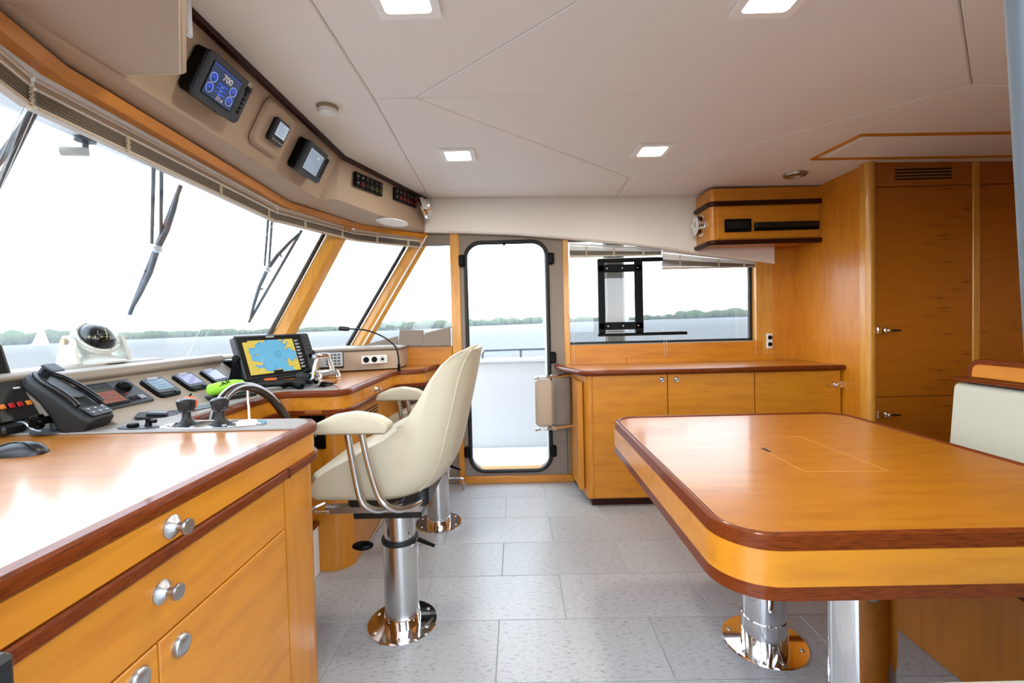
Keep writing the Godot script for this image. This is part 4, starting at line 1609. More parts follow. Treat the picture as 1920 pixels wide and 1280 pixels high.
	for e in [[0.745, "upper black volume control box under the far helm arm"], [0.645, "lower black volume control box under the far helm arm"]]:
		var b := thing("control_box", e[1], "control box", P(-1.0, e[0] - 0.04, 2.185), "volume control boxes")
		g = G()
		g.box(P(-1.005, e[0], 2.186), Vector3(0.125, 0.075, 0.012), 0.002)
		part(b, "plate", g, M.black)
		g = G()
		g.lathe([Vector2(0, 0), Vector2(0.016, 0), Vector2(0.014, 0.012), Vector2(0, 0.013)], Transform3D(Basis(Vector3.RIGHT, PI / 2), P(-1.01, e[0], 2.18)), 18)
		part(b, "dial", g, M.silver_key)
		for i in 3:
			g = G()
			g.box(P(-1.02 + 0.016 * i, e[0] + 0.027, 2.179), Vector3(0.005, 0.004, 0.002), 0.0)
			part(b, "mark", g, M.white)
		g = G()
		g.box(P(-1.01, e[0] - 0.028, 2.179), Vector3(0.04, 0.006, 0.002), 0.0)
		part(b, "mark", g, M.white)
	g = G()
	g.span(-1.32, -1.22, 0.253, 0.786, 1.46, 2.185, 0.002)
	one("knee_panel", g, M.maple_z, "maple panel behind the steering wheel", "panel")
	t = thing("foot_step", "white foot step with mahogany nosing below the wheel", "step", P(-1.2, 0.0, 1.82))
	g = G()
	g.span(-1.60, -0.992, 0.0, 0.235, 1.46, 2.187, 0.003)
	part(t, "riser", g, M.white)
	g = G()
	g.span(-1.60, -1.03, 0.235, 0.252, 1.46, 2.187, 0.002)
	part(t, "tread", g, M.tile_1)
	g = G()
	g.span(-1.035, -0.985, 0.232, 0.256, 1.46, 2.187, 0.006)
	part(t, "nosing", g, M.mahogany_z)
	# dashboard: sloping instrument pod, padded brow, ledge under the glass
	t = thing("dashboard", "padded vinyl dashboard below the windscreen", "dashboard", P(-1.5, 0.904, 1.9))
	g = G()
	g.face(fillet([[-1.285, 0.904], [-1.30, 0.915, 0.01], [-1.475, 1.045, 0.01], [-1.55, 1.05, 0.02], [-1.60, 0.99, 0.02], [-1.60, 0.904]], true, 5), 1.435, 2.235, 0.003)
	part(t, "instrument_pod", g, M.pod_vinyl)
	g = G()
	g.face(fillet([[-1.468, 1.030, 0.010], [-1.440, 1.046, 0.012], [-1.452, 1.072, 0.012], [-1.50, 1.078, 0.02], [-1.585, 1.058, 0.01], [-1.57, 1.030]], true, 5), 1.44, 2.225, 0.004)
	part(t, "brow", g, M.ledge_vinyl, 60.0)
	var ledge := fillet([[-1.62, 1.0], [-1.65, 1.45], [-1.665, 2.30, 0.1], [-1.40, 2.62], [-1.22, 2.93, 0.05], [-0.80, 3.09], [-0.80, 3.36], [-1.24, 3.48], [-1.55, 2.80], [-1.80, 2.42], [-1.80, 1.2], [-1.56, 0.85]])
	g = G()
	g.plan(ledge, 1.030, 1.056, 0.010)
	part(t, "ledge", g, M.ledge_vinyl, 60.0)
	g = G()
	g.plan(Geo.inset(ledge, 0.014), 0.905, 1.034, 0.002)
	part(t, "riser", g, M.taupe_vinyl)
	g = G()
	g.plan(fillet([[-1.595, 1.25], [-1.595, 2.06, 0.03], [-1.78, 2.06], [-1.78, 1.25]]), 1.046, 1.078, 0.012)
	part(t, "compass_shelf", g, M.ledge_vinyl, 60.0)
	g = G()
	g.span(-1.235, -1.20, 0.905, 1.032, 2.55, 2.94, 0.003)
	part(t, "riser_panel", g, M.taupe_vinyl)
	# louvred black vent beside the chart screen
	var v := thing("dash_vent", "black louvred vent at the end of the instrument row", "vent", P(-1.42, 0.905, 2.33))
	g = G()
	g.box(P(-1.45, 0.975, 2.33), Vector3(0.10, 0.14, 0.16), 0.006)
	part(v, "box", g, M.black)
	for i in 6:
		g = G()
		g.box(P(-1.395, 0.975, 2.268 + i * 0.024), Vector3(0.012, 0.12, 0.006), 0.002)
		part(v, "louvre", g, M.graphite)
	# steering wheel
	var c := P(-1.01, 0.735, 1.75)
	t = thing("steering_wheel", "dark varnished wooden steering wheel with steel spokes", "steering wheel", c - Vector3(0, 0.25, 0))
	var ax := Vector3(0.955, 0.295, 0).normalized()
	var x := frame(c, ax)
	var ring := PackedVector3Array()
	for q in 56:
		ring.append(x * Vector3(cos(TAU * q / 56) * 0.25, sin(TAU * q / 56) * 0.25, 0))
	g = G()
	g.tube(ring, 0.0185, 12, true)
	part(t, "rim", g, M.wheel_rim, 60.0)
	for q in 5:
		var a := deg_to_rad(79.0 + 72.0 * q)
		g = G()
		g.rod(x * Vector3(cos(a) * 0.03, sin(a) * 0.03, -0.035), x * Vector3(cos(a) * 0.24, sin(a) * 0.24, 0), 0.006, 0.006, 8)
		part(t, "spoke", g, M.chrome)
	g = G()
	g.lathe([Vector2(0, -0.2), Vector2(0.024, -0.2), Vector2(0.024, -0.05), Vector2(0.05, -0.045), Vector2(0.05, -0.025), Vector2(0.03, -0.01), Vector2(0, -0.008)], x * Transform3D(Basis(Vector3.RIGHT, PI / 2), Vector3.ZERO), 24)
	part(t, "hub", g, M.chrome)

func dash_gear() -> void:
	var a := deg_to_rad(37.0)
	var n := Vector3(sin(a), cos(a), 0)
	var t: Node3D
	var g: Geo
	# autopilot / radio unit with copper coloured screen
	var x := frame(Vector3(-1.385, 0.9895, -1.545), n, Vector3(0, 0, -1))
	t = thing("radar_plotter", "flat dark unit with a copper coloured screen and a round dial on the dash", "plotter", x.origin - n * 0.02)
	g = G()
	g.slab(rr(0.212, 0.132, 0.008), -0.02, 0.0, x, 0.004)
	part(t, "plate", g, M.graphite)
	g = G()
	g.slab(rr(0.105, 0.112, 0.004), -0.002, 0.004, x.translated_local(Vector3(-0.042, 0.002, 0)), 0.002)
	part(t, "screen_surround", g, M.black)
	var scr := Image.create(80, 90, false, Image.FORMAT_RGB8)
	scr.fill(Color(0.60, 0.36, 0.28))
	scr.fill_rect(Rect2i(0, 0, 80, 34), Color(0.13, 0.14, 0.11))
	scr.fill_rect(Rect2i(0, 22, 66, 10), Color(0.24, 0.27, 0.18))
	for i in 14:
		scr.fill_rect(Rect2i(6 + (i * 23) % 62, 44 + (i * 7) % 40, 6, 3), Color(0.42, 0.24, 0.18))
	panel(t, "screen", x * Vector3(-0.042, 0.0, 0.0055), x.basis.x * 0.042, x.basis.y * 0.047, shiny_screen("copper_screen", scr, 0.32))
	g = G()
	g.lathe([Vector2(0, 0.022), Vector2(0.014, 0.021), Vector2(0.021, 0.015), Vector2(0.024, 0.0)], x * Transform3D(Basis(Vector3.RIGHT, PI / 2), Vector3(0.052, 0.022, 0)), 22)
	part(t, "dial", g, M.black)
	for i in 5:
		g = G()
		g.slab(rr(0.008, 0.020, 0.002), 0.0, 0.003, x.translated_local(Vector3(0.026 + i * 0.0125, -0.040, 0)), 0.001)
		part(t, "button", g, M.black if i < 3 else M.silver_key)
	g = G()
	g.slab(rr(0.008, 0.005, 0.002), 0.0, 0.002, x.translated_local(Vector3(0.032, -0.012, 0)), 0.0)
	part(t, "red_button", g, M.red_key)
	# three square instruments
	var k := 0
	for e in [[-1.738, Color(0.62, 0.74, 0.80), "square black instrument nearest the copper screen"], [-1.898, Color(0.66, 0.66, 0.84), "square black instrument, middle of the three on the dash"], [-2.060, Color(0.58, 0.58, 0.80), "square black instrument nearest the louvred vent"]]:
		x = frame(Vector3(-1.376, 0.987, e[0]), n, Vector3(0, 0, -1))
		t = thing("dash_instrument", e[2], "instrument", x.origin - n * 0.025, "square dash instruments")
		g = G()
		g.slab(rr(0.114, 0.108, 0.02), -0.024, 0.0, x, 0.006)
		part(t, "case", g, M.black)
		g = G()
		g.slab(rr(0.104, 0.086, 0.012), 0.0, 0.0015, x.translated_local(Vector3(0, 0.008, 0)), 0.0)
		part(t, "glass_rim", g, M.slate)
		panel(t, "screen", x * Vector3(0, 0.010, 0.0025), x.basis.x * 0.040, x.basis.y * 0.031, shiny_screen("page_%d" % k, page_picture(e[1], Color(0.42, 0.40, 0.62), 4), 0.34))
		g = G()
		g.slab(rr(0.05, 0.010, 0.004), 0.0, 0.002, x.translated_local(Vector3(0, 0.048, 0)), 0.0)
		part(t, "top_bar", g, M.silver_key)
		g = G()
		g.slab(rr(0.02, 0.010, 0.004), 0.0, 0.004, x.translated_local(Vector3(0.03, -0.042, 0)), 0.001)
		part(t, "button", g, M.graphite)
		k += 1
	# chart screen on its bracket
	var yaw := deg_to_rad(66.0)
	var ti := deg_to_rad(20.0)
	n = Vector3(sin(yaw) * cos(ti), sin(ti), cos(yaw) * cos(ti))
	x = frame(Vector3(-1.209, 1.063, -2.30), n)
	t = thing("chart_screen", "large chart display showing yellow land and blue water", "display", P(-1.25, 0.905, 2.33))
	g = G()
	g.slab(rr(0.425, 0.225, 0.012), -0.045, 0.0, x, 0.006)
	part(t, "case", g, M.graphite)
	g = G()
	g.slab(rr(0.36, 0.205, 0.004), 0.0, 0.0015, x.translated_local(Vector3(-0.026, 0, 0)), 0.0)
	part(t, "front_glass", g, M.black)
	panel(t, "screen", x * Vector3(-0.022, -0.004, 0.0028), x.basis.x * 0.163, x.basis.y * 0.086, shiny_screen("chart", chart_picture(), 0.36))
	g = G()
	g.slab(rr(0.045, 0.007, 0.002), 0.0, 0.003, x.translated_local(Vector3(-0.03, 0.098, 0)), 0.0)
	part(t, "nameplate", g, M.silver_key)
	for i in 8:
		g = G()
		g.slab(rr(0.015, 0.009, 0.003), 0.0, 0.003, x.translated_local(Vector3(0.178 + 0.018 * (i % 2), 0.09 - 0.022 * (i / 2), 0)), 0.001)
		part(t, "button", g, M.slate)
	g = G()
	g.lathe([Vector2(0, 0.014), Vector2(0.012, 0.012), Vector2(0.014, 0.0)], x * Transform3D(Basis(Vector3.RIGHT, PI / 2), Vector3(0.188, -0.02, 0)), 18)
	part(t, "knob", g, M.black)
	g = G()
	g.rod(x * Vector3(-0.225, 0.0, -0.022), x * Vector3(0.22, 0.0, -0.022), 0.02, 0.02, 14)
	part(t, "bracket_knob", g, M.black)
	for s in [-0.222, 0.215]:
		g = G()
		var p0 := x * Vector3(s, 0.0, -0.022)
		g.loft([PackedVector3Array([p0 + x.basis.z * 0.02, p0 - x.basis.z * 0.02, Vector3(p0.x - 0.05, 0.906, p0.z), Vector3(p0.x + 0.03, 0.906, p0.z)]), PackedVector3Array([p0 + x.basis.z * 0.02 + x.basis.x * 0.006, p0 - x.basis.z * 0.02 + x.basis.x * 0.006, Vector3(p0.x - 0.05, 0.906, p0.z) + x.basis.x * 0.006, Vector3(p0.x + 0.03, 0.906, p0.z) + x.basis.x * 0.006])])
		part(t, "bracket", g, M.black)
	# compass on its shelf
	var c := P(-1.69, 1.168, 1.80)
	t = thing("ship_compass", "white ship's compass with a dark dome on the dash", "compass", P(-1.69, 1.078, 1.80))
	g = G()
	g.lathe([Vector2(0, 0), Vector2(0.098, 0.0), Vector2(0.098, 0.008), Vector2(0.088, 0.014), Vector2(0.05, 0.03), Vector2(0.046, 0.055), Vector2(0, 0.055)], Transform3D(Basis.IDENTITY, P(-1.69, 1.078, 1.80)), 36)
	part(t, "base", g, M.compass_white, 50.0)
	var aim := Vector3(0.76, 0.62, 0.16).normalized()
	x = Transform3D(Basis(Quaternion(Vector3.UP, aim)), c)
	g = G()
	g.lathe([Vector2(0, -0.07), Vector2(0.045, -0.058), Vector2(0.068, -0.03), Vector2(0.076, 0.0), Vector2(0.079, 0.012), Vector2(0.072, 0.020), Vector2(0.062, 0.020), Vector2(0.060, 0.01), Vector2(0, 0.01)], x, 40)
	part(t, "bowl", g, M.compass_white, 50.0)
	g = G()
	var ring := PackedVector3Array()
	for q in 36:
		ring.append(x * Vector3(cos(TAU * q / 36) * 0.069, 0.019, sin(TAU * q / 36) * 0.069))
	g.tube(ring, 0.0075, 8, true)
	var bz := part(t, "bezel", g, M.compass_white, 60.0)
	for q in 8:
		g = G()
		g.ball(x * Vector3(cos(TAU * q / 8) * 0.069, 0.0265, sin(TAU * q / 8) * 0.069), Vector3(0.003, 0.003, 0.003), 8)
		part(bz, "screw", g, M.khaki)
	g = G()
	g.lathe([Vector2(0.0, 0.013), Vector2(0.062, 0.014), Vector2(0.062, 0.010), Vector2(0.0, 0.010)], x, 32)
	part(t, "bowl_floor", g, M.black)
	# the card floats level inside the tilted bowl
	var mid := c + aim * 0.024
	g = G()
	g.lathe([Vector2(0.0, 0.010), Vector2(0.034, 0.008), Vector2(0.037, 0.004), Vector2(0.037, -0.006), Vector2(0.0, -0.006)], Transform3D(Basis.IDENTITY, mid), 32)
	var card := part(t, "card", g, M.black, 40.0)
	g = G()
	for q in 36:
		var b := TAU * q / 36.0
		g.box(Vector3(0.0375, -0.001 if q % 3 else 0.0, 0), Vector3(0.0012, 0.004 if q % 3 else 0.009, 0.0016 if q % 3 else 0.0045), 0.0, Transform3D(Basis(Vector3.UP, b), mid))
	part(card, "markings", g, M.ivory_mark)
	g = G()
	g.tube(curve([mid + Vector3(0.040, -0.012, 0.006), mid + Vector3(0.043, 0.008, 0.006), mid + Vector3(0.034, 0.030, 0.006)], 4), 0.0013, 6)
	g.rod(mid + Vector3(0.0, 0.008, 0.0), mid + Vector3(0.0, 0.026, 0.0), 0.0012, 0.0012, 6)
	part(card, "lubber_line", g, M.ivory_mark)
	g = G()
	g.lathe([Vector2(0.062, 0.016), Vector2(0.058, 0.036), Vector2(0.047, 0.052), Vector2(0.03, 0.063), Vector2(0.012, 0.068), Vector2(0.0, 0.069)], x, 32)
	part(t, "dome", g, M.dome, 60.0)
	for s in [-1, 1]:
		var side: Vector3 = aim.cross(Vector3.UP).normalized() * s
		g = G()
		var foot := P(-1.69, 1.082, 1.80) + side * 0.088
		var head := c + side * 0.084
		var fw := side.cross(Vector3.UP)
		g.loft([PackedVector3Array([foot - fw * 0.055, foot + fw * 0.055, foot + fw * 0.055 + side * 0.012, foot - fw * 0.055 + side * 0.012]), PackedVector3Array([head - fw * 0.03, head + fw * 0.03, head + fw * 0.03 + side * 0.012, head - fw * 0.03 + side * 0.012]), PackedVector3Array([head - fw * 0.018 + Vector3(0, 0.022, 0), head + fw * 0.018 + Vector3(0, 0.022, 0), head + fw * 0.018 + side * 0.012 + Vector3(0, 0.022, 0), head - fw * 0.018 + side * 0.012 + Vector3(0, 0.022, 0)])])
		var ear := part(t, "yoke", g, M.compass_white, 30.0)
		g = G()
		g.rod(head + side * 0.008, head + side * 0.026, 0.014, 0.012, 16)
		part(ear, "thumb_nut", g, M.khaki)
	# handheld cradle, big and black, standing on the vinyl
	t = thing("radio_cradle", "big black handheld cradle tilted on the vinyl, left of the instruments", "cradle", P(-1.36, 0.905, 1.36))
	var xs := frame(P(-1.368, 1.0, 1.375), Vector3(0.56, 0.80, -0.06), Vector3(0.80, -0.58, -0.10)).scaled_local(Vector3(0.86, 0.86, 0.86))
	# long axis runs down the slope, from upper left to lower right; the sides are deep
	g = G()
	var rings := []
	for e in [[-0.152, 0.018, 0.020, 0.004], [-0.145, 0.036, 0.040, 0.012], [-0.115, 0.050, 0.055, 0.016], [-0.05, 0.054, 0.066, 0.016], [0.01, 0.056, 0.086, 0.012], [0.05, 0.058, 0.104, 0.007], [0.09, 0.060, 0.110, 0.006], [0.118, 0.058, 0.092, 0.005], [0.126, 0.050, 0.076, 0.002]]:
		var rg := PackedVector3Array()
		for v in rr(e[1] * 2, e[2], minf(e[1], e[2]) * 0.4, 4):
			rg.append(xs * Vector3(e[0], v.x, v.y + e[3] - e[2] / 2.0))
		rings.append(rg)
	g.loft(rings)
	part(t, "body", g, M.rubber, 45.0)
	g = G()
	g.slab(rr(0.15, 0.066, 0.02), 0.012, 0.0215, xs.translated_local(Vector3(-0.055, 0, 0)), 0.003)
	part(t, "tray", g, M.anthracite)
	for s in [-1, 1]:
		g = G()
		g.tube(curve([xs * Vector3(-0.135, s * 0.02, 0.020), xs * Vector3(-0.09, s * 0.044, 0.024), xs * Vector3(-0.02, s * 0.048, 0.026), xs * Vector3(0.03, s * 0.05, 0.022), xs * Vector3(0.06, s * 0.054, 0.016)], 5), 0.0075, 8)
		part(t, "side_rim", g, M.anthracite, 60.0)
	g = G()
	g.slab(rr(0.05, 0.096, 0.008), 0.006, 0.0115, xs.translated_local(Vector3(0.092, 0, 0)), 0.002)
	var kp := part(t, "keypad", g, M.graphite)
	for i in 6:
		g = G()
		g.slab(rr(0.007, 0.012, 0.003), 0.0115, 0.0135, xs.translated_local(Vector3(0.080 + 0.02 * (i / 3), -0.03 + 0.03 * (i % 3), 0)), 0.001)
		part(kp, "key", g, M.silver_key)
	g = G()
	g.slab(rr(0.014, 0.05, 0.004), 0.018, 0.06, xs.translated_local(Vector3(-0.122, 0, 0)), 0.003)
	g.slab(rr(0.045, 0.056, 0.006), 0.054, 0.062, xs.translated_local(Vector3(-0.110, 0, 0)), 0.003)
	part(t, "clip", g, M.slate)
	g = G()
	g.lathe([Vector2(0, 0), Vector2(0.055, 0), Vector2(0.055, 0.004), Vector2(0.012, 0.006), Vector2(0.012, 0.03), Vector2(0, 0.03)], Transform3D(Basis.IDENTITY, P(-1.41, 0.905, 1.36)), 24)
	part(t, "foot", g, M.slate)
	g = G()
	for q in 5:
		g.box(P(-1.415 + 0.014 * cos(TAU * q / 5), 0.942 + 0.014 * sin(TAU * q / 5), 1.315), Vector3(0.016, 0.016, 0.026), 0.005)
	g.rod(P(-1.415, 0.942, 1.30), P(-1.40, 0.945, 1.365), 0.012)
	part(t, "star_knob", g, M.black)
	g = G()
	g.rod(P(-1.385, 0.925, 1.36), P(-1.31, 0.935, 1.37), 0.016)
	part(t, "stem", g, M.black)
	# monitor standing at the left edge
	t = thing("dash_monitor", "tall dark monitor edge at the far left of the dash", "monitor", P(-1.62, 0.92, 1.30))
	x = frame(P(-1.617, 1.075, 1.28), Vector3(0.962, 0.272, 0.03))
	g = G()
	g.slab(rr(0.30, 0.20, 0.006), -0.018, 0.0, x, 0.003)
	part(t, "case", g, M.anthracite)
	g = G()
	g.slab(rr(0.28, 0.182, 0.003), 0.0, 0.001, x, 0.0)
	part(t, "glass", g, M.black)
	g = G()
	g.box(P(-1.62, 0.945, 1.28), Vector3(0.04, 0.08, 0.06), 0.005)
	part(t, "stand", g, M.black)
	# alarm key panel
	t = thing("alarm_panel", "black alarm panel with red and amber keys, left of the cradle", "alarm panel", P(-1.57, 0.93, 1.39))
	x = frame(P(-1.572, 1.005, 1.372), Vector3(0.86, 0.50, 0.0))
	g = G()
	g.slab(rr(0.135, 0.155, 0.004), -0.012, 0.0, x, 0.002)
	part(t, "plate", g, M.anthracite)
	for i in 5:
		g = G()
		g.slab(rr(0.015, 0.016, 0.002), 0.0, 0.006, x.translated_local(Vector3(-0.048 + 0.0245 * i, -0.028, 0)), 0.002)
		part(t, "key", g, [M.amber_key, M.amber_key, M.red_key, M.red_key, M.amber_key][i])
	g = G()
	g.slab(rr(0.02, 0.006, 0.001), 0.0, 0.001, x.translated_local(Vector3(0.045, 0.03, 0)), 0.0)
	part(t, "mark", g, M.white)
	# laptop-like black tray in front of it with a cable
	g = G()
	g.span(-1.66, -1.50, 0.905, 0.932, 1.30, 1.365, 0.006)
	one("black_tray", g, M.anthracite, "flat black box under the alarm panel at the left edge", "box")
	g = G()
	g.tube(curve([P(-1.54, 0.93, 1.37), P(-1.50, 0.932, 1.355), P(-1.46, 0.915, 1.34), P(-1.42, 0.909, 1.33)], 5), 0.003, 6)
	one("grey_cable", g, M.alu, "thin grey cable running to the cradle foot", "cable")
	# rocker switch pad
	t = thing("rocker_switch", "black rocker switch pad between the cradle and the joysticks", "switch", P(-1.24, 0.9045, 1.55))
	x = frame(P(-1.245, 0.912, 1.545), Vector3(0.18, 0.98, 0.05), Vector3(0.85, 0, -0.5))
	g = G()
	g.slab(rr(0.115, 0.065, 0.012), -0.008, 0.0, x, 0.003)
	part(t, "plate", g, M.rubber)
	g = G()
	g.slab(rr(0.06, 0.036, 0.005), 0.0, 0.010, x, 0.004)
	part(t, "rocker", g, M.slate)
	# small joystick plate
	t = thing("toggle_plate", "small oval plate with black toggles, left of the thruster joysticks", "control plate", P(-1.165, 0.9045, 1.375))
	g = G()
	var oval := PackedVector2Array()
	for q in 24:
		oval.append(Vector2(-1.17 + cos(TAU * q / 24) * 0.062, 1.378 + sin(TAU * q / 24) * 0.028))
	g.plan(oval, 0.904, 0.9075, 0.001)
	part(t, "plate", g, M.slate)
	g = G()
	g.box(P(-1.182, 0.913, 1.372), Vector3(0.028, 0.012, 0.02), 0.003)
	part(t, "switch", g, M.black)
	g = G()
	g.rod(P(-1.145, 0.907, 1.385), P(-1.145, 0.922, 1.385), 0.010, 0.007)
	g.ball(P(-1.145, 0.927, 1.385), Vector3(0.008, 0.008, 0.008), 10)
	g.rod(P(-1.145, 0.922, 1.385), P(-1.120, 0.922, 1.383), 0.006)
	part(t, "toggle", g, M.black)
	# thruster joysticks on a polished oval
	t = thing("thruster_plate", "polished oval plate on the vinyl under two black joysticks", "control plate", P(-0.94, 0.9045, 1.39))
	oval = PackedVector2Array()
	for q in 40:
		var co := cos(TAU * q / 40)
		var si := sin(TAU * q / 40)
		oval.append(Vector2(-0.945 + signf(co) * pow(absf(co), 0.75) * 0.165, 1.39 + signf(si) * pow(absf(si), 0.75) * 0.050))
	g = G()
	g.plan(oval, 0.904, 0.908, 0.0015)
	part(t, "plate", g, M.chrome)
	for e in [[-1.075, 1.37], [-0.985, 1.352], [-0.90, 1.37], [-0.80, 1.39], [-0.86, 1.42], [-1.03, 1.43]]:
		g = G()
		g.ball(P(e[0], 0.908, e[1]), Vector3(0.007, 0.004, 0.007), 10)
		part(t, "screw", g, M.satin)
	g = G()
	g.lathe([Vector2(0, 0), Vector2(0.03, 0), Vector2(0.028, 0.006), Vector2(0.012, 0.009), Vector2(0, 0.009)], Transform3D(Basis.IDENTITY, P(-0.845, 0.908, 1.395)), 24)
	part(t, "cap", g, M.white)
	k = 0
	for e in [P(-1.030, 0.907, 1.392), P(-0.925, 0.907, 1.392)]:
		t = thing("joystick", ["left black thruster joystick, farther from the wheel", "right black thruster joystick, beside the wheel rim"][k], "joystick", e, "thruster joysticks")
		g = G()
		g.lathe([Vector2(0, 0), Vector2(0.034, 0), Vector2(0.024, 0.006), Vector2(0.016, 0.014), Vector2(0.012, 0.024), Vector2(0.011, 0.046), Vector2(0, 0.046)], Transform3D(Basis.IDENTITY, e), 28)
		part(t, "boot", g, M.rubber, 60.0)
		g = G()
		g.lathe([Vector2(0, 0.040), Vector2(0.017, 0.041), Vector2(0.021, 0.047), Vector2(0.0255, 0.066), Vector2(0.0255, 0.075), Vector2(0.021, 0.079), Vector2(0.008, 0.082), Vector2(0, 0.082)], Transform3D(Basis.IDENTITY, e), 28)
		part(t, "knob", g, M.graphite)
		k += 1
	# small floats
	t = thing("key_float", "lime green foam float lying by the wheel", "float", P(-1.24, 0.905, 1.93))
	g = G()
	g.tube(PackedVector3Array([P(-1.285, 0.948, 1.862), P(-1.282, 0.948, 1.868), P(-1.262, 0.95, 1.905), P(-1.235, 0.953, 1.96), P(-1.218, 0.953, 1.99), P(-1.212, 0.953, 1.997), P(-1.20, 0.951, 2.01)]), [0.012, 0.024, 0.029, 0.028, 0.022, 0.008, 0.006], 16)
	part(t, "float_body", g, M.lime, 60.0)
	letters(t, "SAR", frame(P(-1.245, 0.9645, 1.905), Vector3(0.35, 0.72, 0.6), Vector3(0.45, 0.05, -0.85)).translated_local(Vector3(0, 0, 0.0115)), 0.02, M.black)
	g = G()
	g.plan(v2([[-1.33, 1.88], [-1.22, 1.84], [-1.15, 1.98], [-1.26, 2.03]]), 0.904, 0.922, 0.004)
	one("black_tray", g, M.rubber, "thin black tray under the lime green float", "tray")
	t = thing("key_float", "orange ball float behind the left joystick", "float", P(-1.205, 0.905, 1.64))
	g = G()
	g.ball(P(-1.205, 0.932, 1.645), Vector3(0.027, 0.027, 0.024), 18)
	part(t, "float_body", g, M.orange, 70.0)
	g = G()
	g.rod(P(-1.205, 0.955, 1.645), P(-1.20, 0.967, 1.65), 0.004, 0.003, 8)
	part(t, "loop", g, M.black)
	g = G()
	g.plan(v2([[-1.28, 1.64], [-1.20, 1.60], [-1.155, 1.72], [-1.22, 1.77]]), 0.904, 0.9075, 0.001)
	one("black_tray", g, M.slate, "thin grey plate under the orange float", "plate")
	# VHF handset with coiled lead
	t = thing("radio_handset", "black radio handset with a coiled lead below the chart screen", "handset", P(-1.1, 0.905, 2.25))
	g = G()
	g.tube(curve([P(-1.28, 0.925, 2.13), P(-1.20, 0.935, 2.16), P(-1.12, 0.93, 2.20), P(-1.06, 0.925, 2.24)], 5), 0.018, 12)
	part(t, "handle", g, M.rubber, 60.0)
	g = G()
	g.box(P(-1.085, 0.94, 2.30), Vector3(0.09, 0.055, 0.07), 0.014)
	part(t, "speaker_box", g, M.graphite)
	g = G()
	g.box(P(-1.07, 0.975, 2.33), Vector3(0.05, 0.025, 0.05), 0.01)
	part(t, "rest", g, M.black)
	g = G()
	var coil := PackedVector3Array()
	for q in 140:
		var f := q / 139.0
		coil.append(P(lerpf(-1.13, -1.03, f) + 0.003 * cos(f * 120), 0.921 + 0.011 * sin(f * 120.0) + 0.006 * sin(f * 6.0), 2.165 + 0.011 * cos(f * 120.0) + 0.015 * sin(f * 4.0)))
	g.tube(coil, 0.0035, 5)
	part(t, "coiled_lead", g, M.black, 60.0)
	t = thing("pocket_knife", "small copper and black pocket knife behind the wheel rim", "knife", P(-1.17, 0.93, 2.12))
	g = G()
	g.box(Vector3.ZERO, Vector3(0.055, 0.014, 0.014), 0.005, Transform3D(Basis(Vector3.UP, 0.5), P(-1.175, 0.957, 2.14)))
	part(t, "scale", g, M.copper)
	# keypad radio
	t = thing("keypad_unit", "grey keypad unit with an olive screen beside the chart display", "keypad", P(-1.16, 0.93, 2.78))
	x = frame(P(-1.165, 0.998, 2.755), Vector3(0.35, 0.25, 0.9))
	g = G()
	g.slab(rr(0.20, 0.105, 0.01), -0.03, 0.0, x, 0.005)
	part(t, "case", g, M.graphite)
	g = G()
	g.slab(rr(0.185, 0.088, 0.006), 0.0, 0.002, x, 0.0)
	part(t, "faceplate", g, M.silver_key)
	g = G()
	g.slab(rr(0.06, 0.03, 0.003), 0.002, 0.0035, x.translated_local(Vector3(-0.055, 0.022, 0)), 0.0)
	part(t, "screen", g, M.olive_lcd)
	for i in 16:
		g = G()
		g.slab(rr(0.015, 0.010, 0.002), 0.002, 0.005, x.translated_local(Vector3(0.005 + 0.022 * (i % 4), 0.028 - 0.019 * (i / 4), 0)), 0.001)
		part(t, "key", g, M.slate)
	# row of three round sockets
	var rn := Vector3(-0.159, 0, 0.343).normalized()
	rn = Vector3(0.42, 0, 0.907)
	x = frame(P(-0.952, 0.975, 3.005), rn)
	t = thing("socket_row", "white plate with three round sockets on the vinyl riser", "socket", P(-0.952, 0.95, 3.0))
	g = G()
	g.slab(rr(0.165, 0.055, 0.006), 0.0, 0.007, x, 0.002)
	part(t, "plate", g, M.white)
	for i in 3:
		g = G()
		g.lathe([Vector2(0, 0.010), Vector2(0.016, 0.010), Vector2(0.020, 0.006)], x * Transform3D(Basis(Vector3.RIGHT, PI / 2), Vector3(-0.052 + 0.052 * i, 0, 0)), 20)
		var so := part(t, "outlet", g, M.black if i < 2 else M.satin)
		if i == 2:
			g = G()
			g.lathe([Vector2(0, 0.0115), Vector2(0.009, 0.0115), Vector2(0.009, 0.008)], x * Transform3D(Basis(Vector3.RIGHT, PI / 2), Vector3(0.052, 0, 0)), 16)
			part(so, "core", g, M.black)
	# gooseneck lamp
	t = thing("gooseneck_lamp", "black gooseneck lamp bending over the far end of the dash", "lamp", P(-0.775, 0.905, 2.95))
	g = G()
	g.tube(curve([P(-0.775, 0.93, 2.95), P(-0.775, 1.0, 2.94), P(-0.79, 1.065, 2.92), P(-0.855, 1.125, 2.90), P(-0.955, 1.168, 2.90), P(-1.045, 1.181, 2.90), P(-1.085, 1.183, 2.90)], 6), 0.0055, 8)
	part(t, "neck", g, M.rubber, 60.0)
	g = G()
	g.rod(P(-1.075, 1.182, 2.90), P(-1.135, 1.187, 2.90), 0.014, 0.016, 16)
	part(t, "head", g, M.graphite)
	g = G()
	g.rod(P(-0.775, 0.90, 2.95), P(-0.775, 0.945, 2.95), 0.011, 0.009, 12)
	part(t, "base", g, M.black)
	# chrome engine control
	t = thing("throttle", "polished chrome twin-lever throttle on the worktop", "throttle", P(-0.965, 0.905, 2.27))
	var ct := P(-0.972, 0.946, 2.255)
	var al := Vector3(0.50, 0, -0.866)
	g = G()
